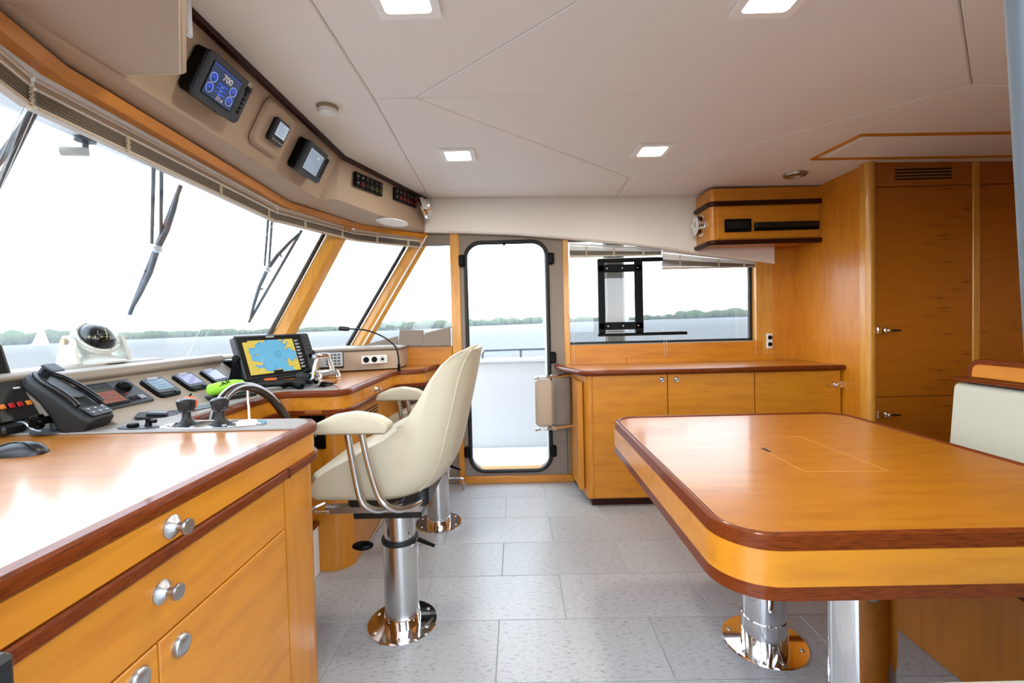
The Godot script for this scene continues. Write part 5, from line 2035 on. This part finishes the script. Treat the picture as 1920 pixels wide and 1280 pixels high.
	g.rod(ct - al * 0.040, ct + al * 0.055, 0.036, 0.036, 28)
	part(t, "housing", g, M.chrome)
	g = G()
	g.box(ct + Vector3(0, -0.034, 0), Vector3(0.06, 0.014, 0.09), 0.003)
	part(t, "foot", g, M.black)
	for e in [-0.046, 0.062]:
		g = G()
		g.lathe([Vector2(0, -0.012), Vector2(0.038, -0.010), Vector2(0.042, 0.0), Vector2(0.038, 0.010), Vector2(0.026, 0.013), Vector2(0, 0.014)], Transform3D(Basis(Quaternion(Vector3.UP, al * signf(e))), ct + al * e), 28)
		part(t, "hub", g, M.chrome)
		g = G()
		g.tube(curve([ct + al * e, ct + al * e * 0.9 + Vector3(-0.006, 0.045, 0), ct + al * e * 0.55 + Vector3(-0.004, 0.102, 0)], 5), [0.026, 0.022, 0.018, 0.015, 0.0135, 0.0125, 0.012, 0.0115, 0.011, 0.011, 0.011], 14)
		part(t, "lever", g, M.chrome, 60.0)
	g = G()
	g.tube(curve([ct - al * 0.052 + Vector3(-0.004, 0.106, 0), ct + Vector3(-0.004, 0.110, 0), ct + al * 0.045 + Vector3(-0.004, 0.106, 0)], 5), [0.008, 0.012, 0.0135, 0.014, 0.0145, 0.0145, 0.0145, 0.014, 0.0135, 0.012, 0.008], 14)
	part(t, "grip", g, M.chrome, 60.0)
	# computer mouse in the foreground
	t = thing("computer_mouse", "glossy black computer mouse on the maple worktop, lower left", "mouse", P(-1.24, 0.9, 1.12))
	g = G()
	rings = []
	x = Transform3D(Basis(Vector3.UP, 0.12), P(-1.262, 0.8985, 1.118))
	for e in [[-0.062, 0.014, 0.008], [-0.055, 0.024, 0.015], [-0.03, 0.030, 0.026], [0.0, 0.031, 0.033], [0.03, 0.031, 0.033], [0.05, 0.027, 0.026], [0.062, 0.018, 0.015], [0.066, 0.008, 0.007]]:
		var rg := PackedVector3Array()
		for q in 16:
			var b := TAU * q / 16.0
			rg.append(x * Vector3(e[0], maxf(sin(b), -0.03) * e[2], cos(b) * e[1]))
		rings.append(rg)
	g.loft(rings)
	part(t, "shell", g, M.anthracite, 60.0)
	g = G()
	g.tube(curve([x * Vector3(-0.06, 0.010, 0.012), x * Vector3(-0.03, 0.0255, 0.008), x * Vector3(0.0, 0.033, 0.006), x * Vector3(0.03, 0.0325, 0.012), x * Vector3(0.055, 0.018, 0.016)], 4), 0.0016, 6)
	part(t, "seam", g, M.graphite)

func lift(g: Geo, by: float) -> void:
	for i in g.t.size():
		g.t[i].y += by

func make_helm_seat(at: Vector3, label: String, slid: float, low: float) -> Node3D:
	var t := thing("helm_chair", label, "helm chair", at, "cream pedestal seating")
	# the upper part slides fore and aft on its rails and is set to its own height
	var foot := at
	var o := at + Vector3(slid, -low, 0)
	var g := G()
	# wrap-around shell: level by level a U that opens forward (-x)
	var lev := [[0.587, -0.19, 0.09, 0.20], [0.592, -0.225, 0.135, 0.232], [0.612, -0.246, 0.172, 0.243], [0.640, -0.244, 0.203, 0.246], [0.664, -0.228, 0.220, 0.248], [0.695, -0.188, 0.236, 0.249], [0.736, -0.108, 0.251, 0.249], [0.772, -0.044, 0.262, 0.248], [0.801, 0.020, 0.269, 0.246], [0.853, 0.085, 0.282, 0.241], [0.924, 0.133, 0.299, 0.233], [1.001, 0.178, 0.315, 0.222], [1.051, 0.215, 0.325, 0.212], [1.082, 0.250, 0.331, 0.203], [1.100, 0.285, 0.334, 0.195], [1.106, 0.312, 0.332, 0.185]]
	var outer := []
	var inner := []
	for l in lev:
		var f: float = l[1]
		var b: float = l[2]
		var w: float = l[3]
		var r := minf(0.13, (b - f) * 0.9)
		for shell in 2:
			var th := 0.0 if shell == 0 else minf(0.042, (b - f) * 0.4)
			var rg := PackedVector3Array()
			var ww := w - th
			var bb := b - th
			var r2 := maxf(r - th, 0.005)
			# near wing (+z), round the back, far wing
			for k in 7:
				rg.append(o + Vector3(lerpf(f + th * 0.6, bb - r2, k / 6.0), l[0] - th * 0.2, ww - 0.006 * cos(k / 6.0 * PI)))
			for k in range(1, 9):
				var a := PI / 2 * k / 8.0
				rg.append(o + Vector3(bb - r2 + sin(a) * (r2 + 0.0), l[0] - th * 0.2, ww - r2 + cos(a) * r2))
			for k in range(1, 6):
				rg.append(o + Vector3(bb + 0.012 * sin(PI * k / 6.0), l[0] - th * 0.2, lerpf(ww - r2, -(ww - r2), k / 6.0)))
			for k in range(7, -1, -1):
				var a := PI / 2 * k / 8.0
				rg.append(o + Vector3(bb - r2 + sin(a) * r2, l[0] - th * 0.2, -(ww - r2 + cos(a) * r2)))
			for k in range(5, -1, -1):
				rg.append(o + Vector3(lerpf(f + th * 0.6, bb - r2, k / 6.0), l[0] - th * 0.2, -(ww - 0.006 * cos(k / 6.0 * PI))))
			if shell == 0:
				outer.append(rg)
			else:
				inner.append(rg)
	var rings := []
	# each level's closed loop: outer U out and inner U back
	for i in lev.size():
		var loop := PackedVector3Array()
		for v in outer[i]:
			loop.append(v)
		var inn: PackedVector3Array = inner[i]
		for k in range(inn.size() - 1, -1, -1):
			loop.append(inn[k])
		rings.append(loop)
	var s := PackedVector3Array()
	var m: int = rings[0].size()
	for i in rings.size() - 1:
		for k in m:
			var j := (k + 1) % m
			Geo.q(s, rings[i][k], rings[i][j], rings[i + 1][j], rings[i + 1][k])
	for e in [0, rings.size() - 1]:
		for k in m / 2 - 1:
			var a: Vector3 = rings[e][k]
			var b: Vector3 = rings[e][k + 1]
			var c: Vector3 = rings[e][m - 2 - k]
			var d: Vector3 = rings[e][m - 1 - k]
			if e == 0:
				Geo.q(s, b, a, d, c)
			else:
				Geo.q(s, a, b, c, d)
	g.put(s)
	part(t, "shell", g, M.cream_hide, 62.0)
	# piping along the back edges
	for sd in [-1, 1]:
		g = G()
		var p := PackedVector3Array()
		for i in range(2, lev.size()):
			var l: Array = lev[i]
			var r := minf(0.13, (l[2] - l[1]) * 0.9)
			p.append(o + Vector3(l[2] - r + sin(0.75) * r + 0.001, l[0], sd * (l[3] - r + cos(0.75) * r + 0.001)))
		g.tube(p, 0.0035, 6)
		part(t, "piping", g, M.cream_hide, 60.0)
	# seat cushion with a rolled front, and a back cushion
	g = G()
	g.face(fillet([[o.x - 0.235, 0.595, 0.03], [o.x - 0.285, 0.66, 0.05], [o.x - 0.10, 0.745, 0.10], [o.x + 0.12, 0.755, 0.05], [o.x + 0.20, 0.64, 0.04]], true, 6), -o.z - 0.198, -o.z + 0.198, 0.03)
	lift(g, -low)
	part(t, "seat_cushion", g, M.cream_hide, 60.0)
	g = G()
	g.face(fillet([[o.x + 0.12, 0.70, 0.03], [o.x + 0.16, 0.90, 0.1], [o.x + 0.245, 1.085, 0.02], [o.x + 0.30, 1.085, 0.02], [o.x + 0.24, 0.70]], true, 6), -o.z - 0.165, -o.z + 0.165, 0.010)
	lift(g, -low)
	part(t, "back_cushion", g, M.cream_hide, 60.0)
	for sd in [-1.0, 1.0]:
		var z: float = o.z + sd * 0.292
		var pad := fillet([[-0.203, 0.852, 0.012], [-0.188, 0.878, 0.03], [-0.135, 0.902, 0.08], [-0.06, 0.913, 0.12], [0.02, 0.898, 0.08], [0.066, 0.868, 0.02], [0.05, 0.842, 0.012], [-0.19, 0.845, 0.01]], true, 6)
		# the starboard armrest is folded up beside the backrest
		for i in pad.size():
			if sd < 0.0:
				pad[i] = Vector2(0.21, 0.745) + (pad[i] - Vector2(0.05, 0.86)).rotated(-1.25)
			pad[i].x += o.x
		g = G()
		g.face(pad, -z - 0.036, -z + 0.036, 0.007)
		lift(g, -low)
		var arm := part(t, "armrest", g, M.cream_hide, 55.0)
		for dx in [0.0, 0.047]:
			g = G()
			if sd > 0.0:
				g.tube(curve([o + Vector3(-0.087 + dx, 0.848, 0.292), o + Vector3(-0.071 + dx * 1.1, 0.739, 0.292), o + Vector3(-0.053 + dx * 1.35, 0.631, 0.29), o + Vector3(-0.035 + dx * 1.5, 0.592, 0.285), o + Vector3(-0.002 + dx * 1.5, 0.566, 0.26), o + Vector3(0.035 + dx * 1.5, 0.556, 0.20), o + Vector3(0.06 + dx * 1.5, 0.552, 0.12)], 6), 0.0115, 12)
			else:
				g.tube(curve([o + Vector3(0.16 + dx * 0.6, 0.80 + dx, -0.292), o + Vector3(0.15 + dx, 0.74, -0.292), o + Vector3(0.12 + dx, 0.65, -0.285), o + Vector3(0.06 + dx, 0.57, -0.22), o + Vector3(0.03 + dx, 0.552, -0.12)], 6), 0.0115, 12)
			part(arm, "bar", g, M.steel, 60.0)
	# slide rails and plate under the seat
	g = G()
	g.box(o + Vector3(0.0, 0.566, 0), Vector3(0.30, 0.075, 0.30), 0.01)
	part(t, "seat_pan", g, M.anthracite)
	for sd in [-0.125, 0.125]:
		g = G()
		g.box(o + Vector3(-0.06, 0.520, sd), Vector3(0.36, 0.030, 0.030), 0.003)
		part(t, "slide_rail", g, M.satin)
	g = G()
	g.box(foot + Vector3(-0.01, 0.492 - low, 0), Vector3(0.255, 0.026, 0.26), 0.004)
	part(t, "mounting_plate", g, M.anthracite)
	g = G()
	g.tube(curve([o + Vector3(-0.24, 0.545, 0.13), o + Vector3(-0.27, 0.535, 0.15), o + Vector3(-0.265, 0.525, 0.165), o + Vector3(-0.215, 0.525, 0.165)], 4), 0.005, 8)
	part(t, "slide_handle", g, M.chrome)
	# pedestal
	o = foot
	var x := Transform3D(Basis.IDENTITY, o)
	g = G()
	g.lathe([Vector2(0, 0.34), Vector2(0.061, 0.34), Vector2(0.061, 0.482 - low), Vector2(0, 0.482 - low)], x, 36)
	part(t, "inner_column", g, M.steel)
	g = G()
	g.lathe([Vector2(0, 0.006), Vector2(0.0675, 0.006), Vector2(0.0675, 0.345), Vector2(0, 0.345)], x, 36)
	part(t, "column", g, M.steel)
	g = G()
	g.lathe([Vector2(0.060, 0.338), Vector2(0.071, 0.338), Vector2(0.073, 0.345), Vector2(0.071, 0.354), Vector2(0.060, 0.356)], x, 36)
	part(t, "collar", g, M.rubber)
	g = G()
	g.lathe([Vector2(0, 0.0), Vector2(0.137, 0.0), Vector2(0.139, 0.004), Vector2(0.136, 0.009), Vector2(0.0725, 0.010), Vector2(0.0715, 0.045), Vector2(0.068, 0.048), Vector2(0, 0.048)], x, 48)
	var pl := part(t, "base_plate", g, M.chrome)
	for q in 6:
		var a := TAU * (q + 0.35) / 6.0
		g = G()
		g.lathe([Vector2(0, 0.013), Vector2(0.007, 0.012), Vector2(0.009, 0.008)], Transform3D(Basis.IDENTITY, o + Vector3(cos(a) * 0.115, 0, sin(a) * 0.115)), 12)
		part(pl, "bolt", g, M.chrome)
	g = G()
	g.tube(curve([o + Vector3(-0.03, 0.482 - low, 0.09), o + Vector3(-0.055, 0.44, 0.085), o + Vector3(-0.095, 0.375, 0.075)], 5), 0.0045, 8)
	part(t, "lever_rod", g, M.steel)
	g = G()
	g.ball(o + Vector3(-0.125, 0.352, 0.072), Vector3(0.042, 0.016, 0.026), 16)
	part(t, "lever_paddle", g, M.black, 70.0)
	g = G()
	g.rod(o + Vector3(0.062, 0.325, 0.03), o + Vector3(0.085, 0.358, 0.045), 0.010, 0.009)
	var cl := part(t, "clamp", g, M.chrome)
	g = G()
	g.rod(o + Vector3(0.083, 0.360, 0.045), o + Vector3(0.150, 0.340, 0.06), 0.009, 0.006)
	part(cl, "clamp_handle", g, M.black)
	g = G()
	g.box(o + Vector3(0.069, 0.29, 0.0), Vector3(0.006, 0.05, 0.012), 0.002)
	part(cl, "clamp_slot", g, M.chrome)
	return t

func seats() -> void:
	make_helm_seat(P(-0.49, 0.0, 1.80), "cream helm chair in front, with its steel pedestal in full view", 0.0, 0.0)
	make_helm_seat(P(-0.50, 0.0, 2.71), "cream helm chair behind, half hidden by the front helm chair", -0.058, 0.045)

func dinette() -> void:
	# table
	var o := P(0.975, 0.0, 1.555)
	var t := thing("dining_table", "maple dining table with mahogany edges on steel columns", "table", o)
	var outline := fillet([[0.450, 0.965, 0.10], [1.500, 0.965, 0.10], [1.500, 2.145, 0.10], [0.450, 2.145, 0.10]], true, 10)
	var g := G()
	g.plan(Geo.inset(outline, 0.008), 0.60, 0.735, 0.001)
	part(t, "top", g, M.maple_top)
	# the way round runs so that the outside is on the right
	var way := outline.duplicate()
	way.reverse()
	var area := 0.0
	for i in way.size():
		area += Vector2(way[i].x, -way[i].y).cross(Vector2(way[(i + 1) % way.size()].x, -way[(i + 1) % way.size()].y))
	if area < 0.0:
		way.reverse()
	g = G()
	g.sweep(on_level(way, 0.721), v2([[-0.018, -0.017], [0.007, -0.017], [0.010, -0.013], [0.010, 0.004], [0.007, 0.012], [0.001, 0.0175], [-0.006, 0.019], [-0.014, 0.0145]]), true)
	part(t, "edging", g, M.mahogany_x, 50.0)
	g = G()
	g.sweep(on_level(way, 0.668), v2([[-0.02, -0.038], [0.0, -0.038], [0.0, 0.038], [-0.02, 0.038]]), true)
	part(t, "apron", g, M.maple_x, 40.0)
	g = G()
	g.sweep(on_level(way, 0.615), v2([[-0.02, -0.015], [0.006, -0.015], [0.010, -0.010], [0.010, 0.010], [0.006, 0.015], [-0.02, 0.015]]), true)
	part(t, "lower_edging", g, M.mahogany_x, 50.0)
	# drawer fronts in the near and left sides, thin proud boards
	g = G()
	g.span(0.857, 1.38, 0.632, 0.7035, 0.9615, 0.975, 0.002)
	part(t, "drawer", g, M.maple_x)
	g = G()
	g.span(0.4465, 0.46, 0.632, 0.7035, 1.075, 2.03, 0.002)
	part(t, "drawer", g, M.maple_z)
	for e in [[0.852, 0.856, 0.9545, 0.972, 0.9606], [0.4390, 0.456, 1.066, 1.073, 0.4458]]:
		g = G()
		g.span(e[0], e[1], 0.598, 0.6325, e[2], e[3], 0.0)
		if e[0] > 0.5:
			g.span(0.8535, 0.8565, 0.632, 0.7045, e[4], 0.975, 0.0)
		else:
			g.span(e[4], 0.46, 0.632, 0.7045, 1.0705, 1.0745, 0.0)
		part(t, "joint", g, M.slot)
	# inlaid lid with a finger notch
	for e in [[[0.844, 1.751], [1.075, 1.742]], [[1.075, 1.742], [1.083, 1.338]], [[1.083, 1.338], [0.844, 1.347]], [[0.844, 1.347], [0.844, 1.751]]]:
		g = G()
		var a := Vector2(e[0][0], e[0][1])
		var b := Vector2(e[1][0], e[1][1])
		var s := (b - a).orthogonal().normalized() * 0.0009
		g.plan(PackedVector2Array([a + s, b + s, b - s, a - s]), 0.734, 0.7354, 0.0)
		part(t, "inlay_line", g, M.inlay)
	g = G()
	g.plan(rr(0.016, 0.05, 0.0075), 0.734, 0.7356, 0.0)
	for i in g.t.size():
		g.t[i] += P(0.852, 0, 1.575)
	part(t, "finger_notch", g, M.mahogany_dark)
	for d in [1.655, 1.18]:
		var at := P(0.882, 0, d)
		g = G()
		g.lathe([Vector2(0, 0.10), Vector2(0.0735, 0.10), Vector2(0.0735, 0.602), Vector2(0, 0.602)], Transform3D(Basis.IDENTITY, at), 40)
		var leg := part(t, "column", g, M.chrome)
		g = G()
		g.lathe([Vector2(0, 0), Vector2(0.142, 0.0), Vector2(0.144, 0.004), Vector2(0.141, 0.009), Vector2(0.0785, 0.010), Vector2(0.0785, 0.06), Vector2(0.0765, 0.063), Vector2(0.0765, 0.104), Vector2(0, 0.105)], Transform3D(Basis.IDENTITY, at), 48)
		part(leg, "foot", g, M.chrome)
		for q in 6:
			var a := TAU * (q + 0.5) / 6.0
			g = G()
			g.lathe([Vector2(0, 0.013), Vector2(0.007, 0.012), Vector2(0.009, 0.008)], Transform3D(Basis.IDENTITY, at + Vector3(cos(a) * 0.118, 0, sin(a) * 0.118)), 12)
			part(leg, "bolt", g, M.satin)
	# settee along the after side of the table
	t = thing("settee", "settee with cream back cushion and mahogany framed top beside the table", "settee", P(1.75, 0.0, 1.3))
	g = G()
	g.span(1.412, 2.02, 0.0, 0.385, 0.34, 2.06, 0.003)
	part(t, "base", g, M.maple_y)
	g = G()
	g.span(1.395, 1.43, 0.38, 0.42, 0.34, 2.07, 0.008)
	part(t, "nosing", g, M.mahogany_z)
	g = G()
	g.span(1.42, 1.93, 0.39, 0.50, 0.36, 2.05, 0.03)
	part(t, "seat_cushion", g, M.settee_hide, 60.0)
	g = G()
	g.side(fillet([[0.36, 0.50], [2.075, 0.50, 0.02], [2.045, 0.885, 0.03], [0.36, 0.885]], true, 6), 1.93, 1.99, 0.018)
	part(t, "back_cushion", g, M.settee_hide, 60.0)
	# top rail of maple framed in mahogany
	g = G()
	g.span(1.922, 2.02, 0.893, 0.908, 0.34, 2.052, 0.006)
	part(t, "ledge", g, M.mahogany_z)
	g = G()
	g.side(fillet([[0.34, 0.5], [2.05, 0.5], [2.03, 0.99, 0.06], [0.34, 0.99]], true, 8), 1.985, 2.02, 0.004)
	part(t, "backboard", g, M.mahogany_z)
	g = G()
	g.side(fillet([[0.34, 0.91], [2.005, 0.91], [2.0, 0.968, 0.045], [0.34, 0.968]], true, 8), 1.978, 1.990, 0.004)
	part(t, "inset", g, M.maple_z)
	# bench with its back to the near wall: only its front cushion edge shows
	t = thing("bench", "cream cushioned bench end at the bottom right edge", "bench", P(0.98, 0.0, 0.62))
	g = G()
	g.span(0.58, 1.38, 0.0, 0.36, 0.34, 0.86, 0.003)
	part(t, "base", g, M.maple_x)
	g = G()
	g.plan(fillet([[0.57, 0.34], [0.57, 0.895, 0.05], [1.39, 0.905], [1.39, 0.34]]), 0.365, 0.485, 0.03)
	part(t, "cushion", g, M.settee_hide, 60.0)

func aft() -> void:
	# panelled wall between sideboard and wardrobe
	var g := G()
	g.span(2.048, 2.09, 0.0, 2.10, 2.66, 3.42, 0.002)
	struct("wall_sideboard", g, M.maple_y)
	g = G()
	g.span(1.885, 2.052, 0.86, 2.1, 3.372, 3.42, 0.002)
	struct("trim_17", g, M.maple_y)
	g = G()
	g.plan(fillet([[2.018, 2.70], [2.018, 2.635, 0.026], [2.074, 2.635, 0.026], [2.074, 2.70]], true, 8), 0.0, 2.09, 0.001)
	struct("trim_18", g, M.maple_pale, "rounded pale corner post of the wardrobe")
	var t := thing("wardrobe", "tall veneered wardrobe with flush doors at the right, its dim light put into the colour", "wardrobe", P(2.6, 0.0, 2.9))
	g = G()
	g.span(2.07, 3.25, 0.0, 2.08, 2.672, 3.38, 0.002)
	part(t, "carcass", g, M.maple_y)
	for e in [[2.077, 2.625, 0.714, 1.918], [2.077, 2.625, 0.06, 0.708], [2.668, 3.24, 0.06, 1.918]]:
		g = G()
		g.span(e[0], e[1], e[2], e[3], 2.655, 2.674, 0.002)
		part(t, "door", g, M.dimmed_veneer_x)
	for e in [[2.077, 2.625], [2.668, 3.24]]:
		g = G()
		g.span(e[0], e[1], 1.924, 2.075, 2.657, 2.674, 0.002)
		var p := part(t, "top_panel", g, M.dimmed_veneer_x)
		if e[0] < 2.3:
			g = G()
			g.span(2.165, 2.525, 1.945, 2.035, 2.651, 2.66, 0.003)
			part(p, "vent_plate", g, M.dimmed_veneer_x)
			for i in 4:
				g = G()
				g.span(2.185, 2.505, 1.957 + i * 0.018, 1.966 + i * 0.018, 2.6495, 2.656, 0.0)
				part(p, "vent_slot", g, M.slot)
	g = G()
	g.span(2.628, 2.665, 0.0, 2.078, 2.650, 2.674, 0.003)
	part(t, "stile", g, M.maple_pale)
	latch("chrome lever latch on the wardrobe post, upper one", P(2.062, 1.100, 2.634), Vector3(1, 0, 0), Vector3(0, 0, 1), true)
	latch("chrome lever latch on the wardrobe post, just above the table", P(2.062, 0.615, 2.634), Vector3(1, 0, 0), Vector3(0, 0, 1), true)
	# the open port door's edge close to the lens, and a clamp of its frame
	g = G()
	g.rod(P(0.375, 1.0, 0.318), P(0.337, 1.62, 0.318), 0.010, 0.010, 12)
	one("door_stay", g, M.frame_grey, "blurred grey door edge at the right border of the picture", "door edge")
	g = G()
	g.box(P(-0.4165, 0.922, 0.335), Vector3(0.03, 0.06, 0.03), 0.005)
	one("door_clamp", g, M.graphite, "dark door clamp corner at the lower left border", "clamp")
